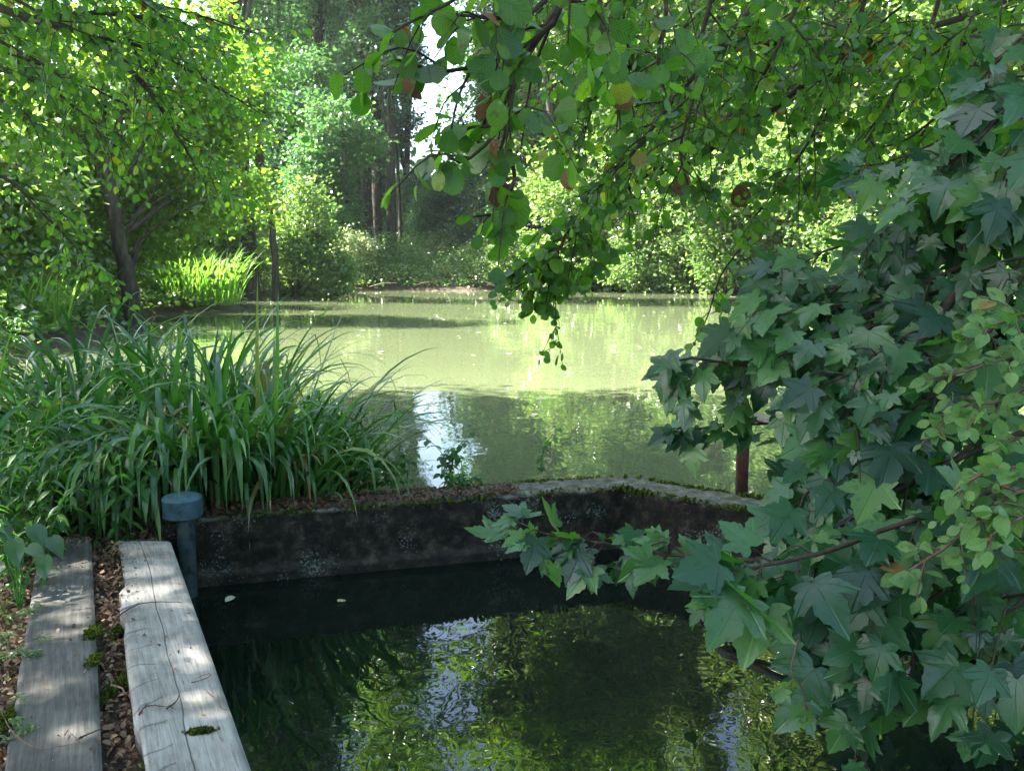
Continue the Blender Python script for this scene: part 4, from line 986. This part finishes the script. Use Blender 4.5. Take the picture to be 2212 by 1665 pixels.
clump('sedge_clump', 'long sedge blades arching forward between the vent pipe and the planks', cx_(370, 5.15), 5.2, 34, .25, .1, .95, .042, (0, -1.0), 'sedge', 139, elr=(1.1, 1.45), arch=(1.6, 2.8), group=G_, kinks=.5)
def iris(px0, py0, px1, py1, D, w, lab, seed):
    rng = np.random.RandomState(seed); mb = MB(); a = at(px0, py0, D); e = at(px1, py1, D); d = e - a; L = np.linalg.norm(d)
    a2 = a - d * .25
    blade(mb, rng, a2, math.atan2(d[1] - .02, d[0]), math.asin(d[2] / L), L * 1.25, w, .02, seg=14)
    for k in range(3):
        blade(mb, rng, a2 + rng.randn(3) * [.03, .03, 0], rng.rand() * 6, 1.35, L * (.5 + .3 * rng.rand()), w * .9, .3)
    tag(mb.build('iris_plant', M['sedge'], None, tuple(a2)), lab, 'iris', 'upright iris blades among the sedge')
iris(562, 960, 558, 590, 6.0, .05, 'tallest upright iris blade rising above the sedge before the water', 1)
iris(600, 940, 603, 625, 6.1, .032, 'thin pale upright iris blade right of the tallest one', 2)
iris(660, 900, 745, 660, 6.0, .036, 'upright iris blade leaning right above the largest sedge clump', 3)
iris(480, 900, 505, 690, 6.0, .036, 'upright iris blade left of the tallest one', 4)
iris(375, 900, 392, 690, 6.0, .036, 'upright iris blade near the middle of the sedge', 5)
iris(-20, 900, 35, 690, 5.4, .034, 'upright iris blade at the left edge of the picture', 6)
# blade hanging onto the far end of the pale plank
mb = MB(); rng = np.random.RandomState(3)
Pb = path((300, 1085, 4.95), (322, 1020, 4.9), (327, 1012, 4.85), (332, 1060, 4.75), (341, 1120, 4.68), (347, 1172, 4.62))
P = smooth_path(Pb, 20); ww = np.interp(np.linspace(0, 1, 20), [0, .3, .8, 1], [.012, .018, .012, .003])
V = np.stack([P - np.array([1, 0, 0]) * ww[:, None], P + [0, .004, 0], P + np.array([1, 0, 0]) * ww[:, None]], 1)
i = np.arange(19)[:, None] * 3; j = np.arange(2)[None]
mb.add(V.reshape(-1, 3), np.stack([i + j, i + j + 1, i + j + 4, i + j + 3], -1).reshape(-1, 4), .9)
tag(mb.build('sedge', M['sedge'], None, tuple(P[0])), 'broken pale sedge blade hanging down onto the end of the pale plank', 'sedge')

for i, (px, D, n, L, lab) in enumerate([(430, 27.6, 330, 1.75, 'bright yellow green reed clump sunlit on the left shore'), (365, 28.5, 200, 1.6, 'sunlit reeds just left of the main reed clump'), (120, 21, 220, 1.2, 'lit reeds left of the leaning alder'), (30, 17, 200, 1.2, 'lit reeds at the left edge behind the nettles')]):
    clump('reed_clump', lab, cx_(px, D), D, n, 1.0 if i else 1.25, .5, L, .035, (.15, -.1), 'reed', 140 + i, elr=(1.1, 1.5), arch=(.2, 1.0), kinks=.05, cat='reeds', group='sunlit reeds on the left shore')

# ------------------------------------------------------------------ nettles and undergrowth
def stem_plant(mw, ml, rng, x, y, z, h, n, leaf, T, lean=(0, 0)):
    tip = np.array([x + lean[0] * h + rng.randn() * .08 * h, y + lean[1] * h + rng.randn() * .08 * h, z + h])
    P = smooth_path([(x, y, z - .03), (x + (tip[0] - x) * .3, y + (tip[1] - y) * .3, z + h * .55), tip], 10)
    mw.tube(P, np.linspace(.0035, .0015, 10), 4)
    t = .12 + .88 * (np.arange(n) + .5) / n; i = (t * 9).astype(int).clip(0, 9)
    a = np.repeat(rng.rand() * 6.28 + np.arange(n) * 1.57, 2) + np.tile([0, PI], n)
    Q = np.repeat(P[i], 2, 0); X = np.stack([np.cos(a), np.sin(a), -.15 - .3 * rng.rand(2 * n)], -1)
    Nn = np.stack([np.cos(a) * .3, np.sin(a) * .3, np.ones(2 * n)], -1) + rng.randn(2 * n, 3) * .2
    ml.leaves(Q + X * .008, X, Nn, leaf * np.repeat(1.15 - .6 * np.abs(t - .45), 2) * (.8 + .4 * rng.rand(2 * n)), T, rng.rand(2 * n), .3)

rng = np.random.RandomState(151)
NL = [(25, 1020, 4.7), (80, 1040, 4.6), (140, 1000, 4.9), (40, 1100, 4.4), (110, 1110, 4.3), (-30, 1080, 4.3), (190, 1060, 4.7), (-20, 960, 4.9), (60, 930, 5.2), (250, 1090, 4.6), (-60, 1150, 4.0), (20, 1180, 3.9)]
for q, (px, py, D) in enumerate(NL):
    p = at(px, py + 90, D); x, y = p[0], p[1]; z = gz(x, y)
    t = thing('nettle', 'nettle plant crowded at the left edge below the sedges', 'nettle', (x, y, z), 'nettles at the left edge below the sedges')
    mw, ml = MB(), MB()
    for _ in range(5):
        stem_plant(mw, ml, rng, x + rng.randn() * .07, y + rng.randn() * .07, z, .38 + .25 * rng.rand(), 8, .085, T_LANCE, (rng.randn() * .2, -.15))
    mw.build('stem', M['nettle'], t, (x, y, z)); ml.build('foliage', M['nettle'], t, (x, y, z))
# broad bluish leaves reaching over the dark plank
p = at(35, 1240, 3.7); p[2] = gz(p[0], p[1])
t = thing('bramble', 'low plant with broad bluish leaves reaching over the far end of the dark plank', 'plant', tuple(p))
mw, ml = MB(), MB(); rng = np.random.RandomState(5)
for q, (px, py, D, s_) in enumerate([(70, 1135, 3.85, .13), (110, 1160, 3.8, .11), (30, 1165, 3.7, .12), (95, 1200, 3.65, .10), (-10, 1130, 3.8, .12), (10, 1220, 3.6, .09), (60, 1180, 3.75, .10)]):
    e = at(px, py, D); mw.tube(smooth_path([p, (p + e) / 2 + [0, 0, .08], e], 8), np.linspace(.003, .0015, 8), 4)
    d = e - p
    ml.leaves(e[None], np.array([[d[0] + rng.randn() * .3, -.1, -.12]]), np.array([[.1, -.45, .9]]) + rng.randn(1, 3) * .15, np.array([s_]), T_HEART, np.array([.2]), .3)
mw.build('stem', M['nettle'], t, tuple(p)); ml.build('foliage', M['blue_leaf'], t, tuple(p))

# herb robert beside the dark plank
rng = np.random.RandomState(161)
for q, (px, py, s_, lab) in enumerate([(38, 1345, .8, 'small ferny herb beside the middle of the dark plank'), (15, 1430, 1.2, 'larger ferny herb at the left edge beside the dark plank'), (5, 1600, 1.2, 'ferny herb at the lower left corner')]):
    p = onz(px - 12, py, -.05); mw, ml = MB(), MB()
    t = thing('fern_herb', lab, 'herb', tuple(p), 'ferny herbs beside the dark plank')
    for k in range(int(16 * s_)):
        a = rng.rand() * 6.28; l = (.05 + .09 * rng.rand()) * s_; e = p + [math.cos(a) * l, math.sin(a) * l, .03 + .05 * rng.rand()]
        mw.tube(smooth_path([p, (p + e) / 2 + [0, 0, .02], e], 5), .001, 3)
        m = 16; aa = a + rng.randn(m) * .9
        ml.leaves(e + rng.randn(m, 3) * [.012, .012, .003], np.stack([np.cos(aa), np.sin(aa), rng.randn(m) * .2], -1), rng.randn(m, 3) * .3 + [0, 0, 1], .018 + .014 * rng.rand(m), T_LANCE, rng.rand(m))
    mw.build('stem', M['nettle'], t, tuple(p)); ml.build('foliage', M['pale_leaf'], t, tuple(p))

def undergrowth():
    rng = np.random.RandomState(171); mw, ml = MB(), MB()
    # left bank between the sedges and the trees
    for _ in range(900):
        x, y = rng.uniform(-9, -1.8), rng.uniform(5.3, 15)
        if sdist(POND, np.array([x]), np.array([y]))[0] < .1 or x < -.62 * y - 1.5: continue
        stem_plant(mw, ml, rng, x, y, gz(x, y), .45 + .5 * rng.rand(), 7, .11, T_LANCE if rng.rand() < .7 else T_OVAL)
    o = ml.build('undergrowth', M['nettle']); tag(o, 'nettles and herbs covering the near left bank', 'undergrowth', kind='stuff')
    tag(mw.build('undergrowth_stems', M['nettle']), 'stems of the undergrowth on the near left bank', 'undergrowth', kind='stuff')
    # far bank band and woodland floor
    mb = MB(); n = 52000
    x = rng.uniform(-34, 34, n * 3); y = rng.uniform(14, 74, n * 3)
    dd = sdist(POND, x, y); k = (dd > .25) & (dd < 22) & ((x < -2) | (y > 20)); x, y, dd = x[k][:n], y[k][:n], dd[k][:n]
    n = len(x)
    hgt = np.clip(dd * .6, .2, 1.5) * (1 + 1.0 * hnoise(x, y, 1.1, 17) + .5 * hnoise(x, y, 4, 18))
    z = ground_h(x, y) + hgt * rng.rand(n) ** .4
    q = 7; idx = np.repeat(np.arange(n), q); P = np.stack([x, y, z], -1)[idx] + rng.randn(n * q, 3) * [.22, .22, .10]
    mb.leaves(P, rng.randn(n * q, 3) * [1, 1, .4], rng.randn(n * q, 3) * .5 + [0, -.1, .9], .11 + .10 * rng.rand(n * q), T_QUAD, np.clip(.4 + .35 * rng.randn(n)[idx], 0, 1))
    tag(mb.build('undergrowth', M['pale_leaf']), 'pale nettles and herbs covering the far bank', 'undergrowth', kind='stuff')
undergrowth()

# weeds on the wall end
rng = np.random.RandomState(181)
for q, (px, py, D, h, lab) in enumerate([(640, 1085, 5.65, .30, 'leafy weed at the foot of the largest sedge on the wall'), (740, 1080, 5.75, .22, 'weed on the wall left of the white sky reflection'), (800, 1078, 5.8, .2, 'small weed growing on the wall top'),
                                       (860, 1070, 5.9, .24, 'weed on the pond side of the wall below the sky reflection'), (960, 1055, 6.05, .28, 'thin weed standing before the bright sky reflection'), (1185, 1050, 6.2, .34, 'single thin sprig rising from the pond behind the wall'), (690, 1100, 5.6, .16, 'small weed drooping over the wall face'), (1000, 1110, 5.75, .12, 'pale little weed hanging on the wall face')]):
    p = at(px, py, D); p[2] = -.02 if q < 7 else -.05
    mw, ml = MB(), MB(); t = thing('wall_weed', lab, 'weed', tuple(p), 'weeds along the wall')
    for k in range(7 if q not in (5,) else 2):
        stem_plant(mw, ml, rng, p[0] + rng.randn() * .07, p[1] + rng.randn() * .03, p[2], h * (.5 + .7 * rng.rand()), 5, .055, T_HEART if q % 2 else T_OVAL, (rng.randn() * .4, rng.randn() * .3))
    mw.build('stem', M['nettle'], t, tuple(p)); ml.build('foliage', M['nettle'], t, tuple(p))

# ------------------------------------------------------------------ leaf litter, twigs, moss, floating leaves
def litter():
    rng = np.random.RandomState(191); n = 34000
    x = rng.uniform(-2.6, -.55, n); y = rng.uniform(1.2, 5.3, n)
    def inside(q0, q1, r0_, r1_, yy, xx, m=.0):
        l = q0[0] + (q1[0] - q0[0]) * (yy - q0[1]) / (q1[1] - q0[1]); r = r0_[0] + (r1_[0] - r0_[0]) * (yy - r0_[1]) / (r1_[1] - r0_[1])
        return (xx > l + m) & (xx < r - m)
    onpale = inside(rL0, rL1, rR0, rR1, y, x); ondark = inside(lL0, lL1, lR0, lR1, y, x)
    far = y > yfar - .02
    redge = rR0[0] + (rR1[0] - rR0[0]) * (y - rR0[1]) / (rR1[1] - rR0[1])
    near_l = np.exp(-np.clip(x - (rL0[0] + (rL1[0] - rL0[0]) * (y - rL0[1]) / (rL1[1] - rL0[1])), 0, 1) / .03) * np.clip((y - 3.3) / .8, 0, .8)
    keep = np.where(far, x < redge - .03, np.where(onpale, rng.rand(n) < np.clip(near_l + .012, 0, 1), np.where(ondark & (y < y2), rng.rand(n) < .012, x < redge)))
    keep = keep.astype(bool); x, y = x[keep], y[keep]; on = ((onpale & ~far) | (ondark & (y_ := False)))[keep] if False else (onpale[keep] & ~far[keep]) | (ondark[keep] & (y < y2))
    n = len(x); z = np.where(on, .006, ground_h(x, y) + .012) + rng.rand(n) * .02 * np.where(on, .3, 1)
    X = rng.randn(n, 3) * [1, 1, .3]; Nn = rng.randn(n, 3) * .5 + [0, 0, 1]
    mb = MB(); mb.leaves(np.stack([x, y, z], -1), X, Nn, np.where(on, .014, .019) * (.6 + .9 * rng.rand(n)), T_OVAL, rng.rand(n), 0.6 + rng.randn(n) * .5)
    tag(mb.build('leaf_litter', M['litter']), 'brown curled dead leaves lying between the planks', 'leaf litter', kind='stuff')
litter()

def wall_litter():
    rng = np.random.RandomState(195); n = 1700; t = rng.rand(n) ** 1.3 * .75; a, b_ = W0, W1
    P = a + (b_ - a) * t[:, None]; d = norm(b_ - a); nn = np.array([d[1], -d[0], 0]); P = P - nn * (rng.rand(n) * .27)[:, None]; P[:, 2] = .012 + rng.rand(n) * .012
    mb = MB(); mb.leaves(P, rng.randn(n, 3) * [1, 1, .3], rng.randn(n, 3) * .5 + [0, 0, 1], .012 + .022 * rng.rand(n), T_OVAL, rng.rand(n) * .4, .5 + rng.randn(n) * .4)
    tag(mb.build('leaf_litter', M['litter']), 'dark dead leaves and dirt on the left half of the wall top', 'leaf litter', kind='stuff')
    mb = MB()
    for _ in range(90):
        x, y = rng.uniform(-2.9, -.95), rng.uniform(5.0, 6.0)
        if y < 4.9 and x > -1.9: continue
        if y < 5.25: continue
        blade(mb, rng, (x, y, -.02 + .05 * rng.rand()), rng.rand() * 3.14, rng.uniform(.1, .7), rng.uniform(.2, .6), .012, rng.uniform(.6, 1.8), seg=7)
    tag(mb.build('dead_straw', M['litter']), 'dry brown sedge straw lying about the bases of the clumps', 'straw', kind='stuff')
wall_litter()

def moss_patch(name, c, r, n, lab, seed, z=0.0):
    rng = np.random.RandomState(seed); mb = MB(); a = rng.rand(n) * 6.28; q = np.sqrt(rng.rand(n)); w_ = .55 + .45 * np.sin(a * 3 + seed) * np.sin(a * 5 + seed * 2.3) + .25 * rng.randn(n) * (rng.rand(n) < .3)
    P = np.stack([c[0] + r[0] * 1.2 * w_ * q * np.cos(a), c[1] + r[1] * 1.2 * w_ * q * np.sin(a), z + .007 * (1 - q * q) * rng.rand(n) - .003], -1)
    mb.leaves(P, rng.randn(n, 3) * .6 + [0, 0, .8], rng.randn(n, 3), .008 + .010 * rng.rand(n), T_QUAD, rng.rand(n))
    tag(mb.build(name, M['moss'], None, (c[0], c[1], z)), lab, 'moss', 'moss patches on and between the planks')
moss_patch('moss_patch', onz(202, 1365, 0), (.035, .07), 900, 'yellow moss tuft on the right edge of the dark plank', 1)
moss_patch('moss_patch', onz(204, 1425, 0), (.03, .05), 500, 'smaller moss tuft just below the yellow one on the dark plank', 2)
moss_patch('moss_patch', onz(255, 1490, -.06), (.04, .13), 1200, 'green moss in the gap between the planks at the middle', 3, -.045)
moss_patch('moss_patch', onz(253, 1370, -.06), (.03, .10), 700, 'green moss in the gap near the long twig', 5, -.045)
moss_patch('moss_patch', onz(433, 1581, 0), (.038, .022), 800, 'brown green moss filling the hollow of the pale plank', 4)
moss_patch('moss_patch', onz(2, 1560, 0), (.04, .09), 700, 'moss at the lower left edge of the dark plank', 6)

def twig(pts, r, lab, m='brown_twig', h=.008, fork=None):
    P = np.array([onz(a_, b_, h) for a_, b_ in pts]); P = smooth_path(P, 24)
    rng = np.random.RandomState(int(pts[0][0])); P[:, 2] += np.abs(rng.randn(24)) * .002
    mb = MB(); mb.tube(P, np.linspace(r, r * .5, 24), 6)
    if fork:
        Q = np.array([onz(a_, b_, h + .003) for a_, b_ in fork]); mb.tube(smooth_path(Q, 10), np.linspace(r * .7, r * .35, 10), 5)
    tag(mb.build('twig', M[m], None, tuple(P[0])), lab, 'twig', 'broken twigs lying on the planks')
twig([(230, 1675 - 352), (252, 1630 - 352 + 10), (275, 1263), (330, 1247 - 40 + 20 + 25), (395, 1243)][::-1][:4] if False else [(232, 1372), (258, 1330), (290, 1310), (330, 1300), (395, 1303)], .0032, 'longest dark twig curving from the gap onto the pale plank', 'twig', fork=[(258, 1330), (262, 1318), (300, 1302)])
twig([(0, 1530), (22, 1575), (60, 1606), (100, 1618), (150, 1608), (210, 1606)], .0018, 'long thin pale stem lying across the dark plank', 'litter')
twig([(170, 1596), (190, 1586), (217, 1575)], .003, 'short dark twig at the right edge of the dark plank', 'twig', h=.006)
twig([(140, 1587), (148, 1578), (166, 1598)], .0025, 'bent brown twig near the bottom of the dark plank', h=.006)
twig([(413, 1475), (430, 1470), (455, 1460), (448, 1456), (420, 1466)], .002, 'looped twig on the right side of the pale plank')
twig([(360, 1531), (380, 1515), (388, 1500)], .003, 'short forked twig near the split in the pale plank', 'twig')
twig([(300, 1545), (312, 1528), (335, 1524), (375, 1530)], .0025, 'low branching twig at the left edge of the pale plank', 'twig', fork=[(312, 1528), (318, 1518)])
twig([(443, 1447 + 42), (452, 1498), (462, 1506)], .002, 'tiny bent twig right of the looped one')
twig([(468, 1515), (478, 1530), (492, 1534)], .0016, 'curled hair thin twig by the edge of the pale plank')
twig([(240, 1480), (262, 1486), (272, 1500)], .004, 'thick brown twig lying in the gap between the planks', h=-.02)

def float_leaves():
    rng = np.random.RandomState(201); k = 0
    TV, TF = T_OVAL
    src = []
    for v in range(5):
        mb = MB(); mb.leaves(np.zeros((1, 3)), np.array([[1., 0, 0]]), np.array([[0, 0, 1.]]), np.array([1.0]), T_OVAL if v % 2 else T_ALDER, np.array([rng.rand()]), -.1 + rng.randn() * .12)
        src.append(mb.build('floating_leaf', M['floating']))
    def put(x, y, s_, z=Z_P, lab='small pale leaf floating on the green pond', grp='pale leaves floating on the pond'):
        nonlocal k
        o = src[k] if k < 5 else src[k % 5].copy()
        if k >= 5: COL.objects.link(o)
        o.location = (x, y, z + .006); o.rotation_euler = (rng.randn() * .06, rng.randn() * .06, rng.rand() * 6.28); o.scale = (s_, s_ * (.6 + .6 * rng.rand()), s_)
        tag(o, lab, 'floating leaf', grp); k += 1
    for _ in range(170):
        if rng.rand() < .62: y = 47 - rng.rand() ** 1.4 * 14; x = rng.uniform(-9, 12)
        else: y = rng.uniform(11.5, 32); x = rng.uniform(-.22, .26) * y
        if sdist(POND, np.array([x]), np.array([y]))[0] > -.5: continue
        put(x, y, (.04 + .05 * rng.rand()) * (1 + y / 50))
    for px, py, lab in [(487, 1302, 'thin pale leaf floating on the basin near the pipe'), (745, 1297, 'pale leaf floating in the dark shadow below the wall')]:
        p = onz(px, py, Z_B); put(p[0], p[1], .06, Z_B, lab, None)
        
float_leaves()

# tangle of roots and fallen sticks at the far shore
rng = np.random.RandomState(211)
for q in range(26):
    px = rng.uniform(640, 1720); x0 = (px - 1106) / 2000
    y = 46
    for yy in np.arange(36, 49, .1):
        if sdist(POND, np.array([x0 * yy]), np.array([yy]))[0] > .1 and yy > 36: y = yy; break
    x = x0 * y; z = gz(x, y); L = .6 + rng.rand() * 1.4; a = rng.rand() * PI
    mb = MB(); mb.tube(smooth_path([(x, y, z + .02), (x + L * .5 * math.cos(a), y - .2, z + .1 + .2 * rng.rand()), (x + L * math.cos(a), y - .35 * rng.rand(), z + .05 + .5 * rng.rand() * math.sin(a))], 10), np.linspace(.035, .012, 10), 5)
    tag(mb.build('fallen_stick', M['brown_twig'], None, (x, y, z)), 'brown stick in the tangle along the far waterline', 'stick', 'brown sticks tangled along the far waterline')

# ------------------------------------------------------------------ sun, sky, camera
w = bpy.data.worlds.new('World'); SC.world = w; w.use_nodes = True
nt = w.node_tree; nt.nodes.clear()
sky = nt.nodes.new('ShaderNodeTexSky'); sky.sky_type = 'NISHITA'; sky.sun_disc = False
sky.sun_elevation = math.asin(SUN[2]); sky.sun_rotation = math.atan2(SUN[0], SUN[1]) % (2 * PI)
sky.air_density = 1.0; sky.dust_density = 2.5; sky.ozone_density = 1.0
bg = nt.nodes.new('ShaderNodeBackground'); bg.inputs['Strength'].default_value = .08
wo = nt.nodes.new('ShaderNodeOutputWorld'); nt.links.new(sky.outputs[0], bg.inputs[0]); nt.links.new(bg.outputs[0], wo.inputs[0])
ld = bpy.data.lights.new('sun', 'SUN'); ld.energy = 5.0; ld.angle = math.radians(.53); ld.color = (1, .94, .84)
lo_ = bpy.data.objects.new('sun', ld); COL.objects.link(lo_); lo_.rotation_euler = Vector(SUN).to_track_quat('Z', 'Y').to_euler(); lo_.location = (-20, 12, 30)
cd = bpy.data.cameras.new('camera'); cam = bpy.data.objects.new('camera', cd); COL.objects.link(cam)
cd.sensor_width = 36; cd.lens = 36 * 2000 / 2212; cd.clip_end = 2000; cd.clip_start = .05
cam.location = (0, 0, CAMZ); cam.rotation_euler = (PI / 2 - PITCH, 0, 0); SC.camera = cam
SC.view_settings.view_transform = 'Standard'; SC.view_settings.look = 'None'; SC.view_settings.gamma = 1
SC.view_settings.exposure = 3.42
cy = SC.cycles
cy.max_bounces = 7; cy.diffuse_bounces = 4; cy.glossy_bounces = 3; cy.transmission_bounces = 4; cy.transparent_max_bounces = 4
cy.use_denoising = True; cy.caustics_reflective = False; cy.caustics_refractive = False
cy.sample_clamp_indirect = 8
mb = MB(); mb.box((0, 150, 24), (580, 640, 56)); hz = mb.build('haze', M['soil'])
m, nt, nd, lk = nmat('haze_air'); pv_ = N(nt, 'ShaderNodeVolumePrincipled', Density=.0002, Anisotropy=.2); pv_.inputs['Color'].default_value = (.82, .92, 1, 1)
o_ = N(nt, 'ShaderNodeOutputMaterial'); lk.new(pv_.outputs[0], o_.inputs['Volume']); hz.data.materials[0] = m
tag(hz, 'thin bluish summer haze over the pond and woodland', kind='stuff')
cy.volume_bounces = 0; cy.volume_max_steps = 64
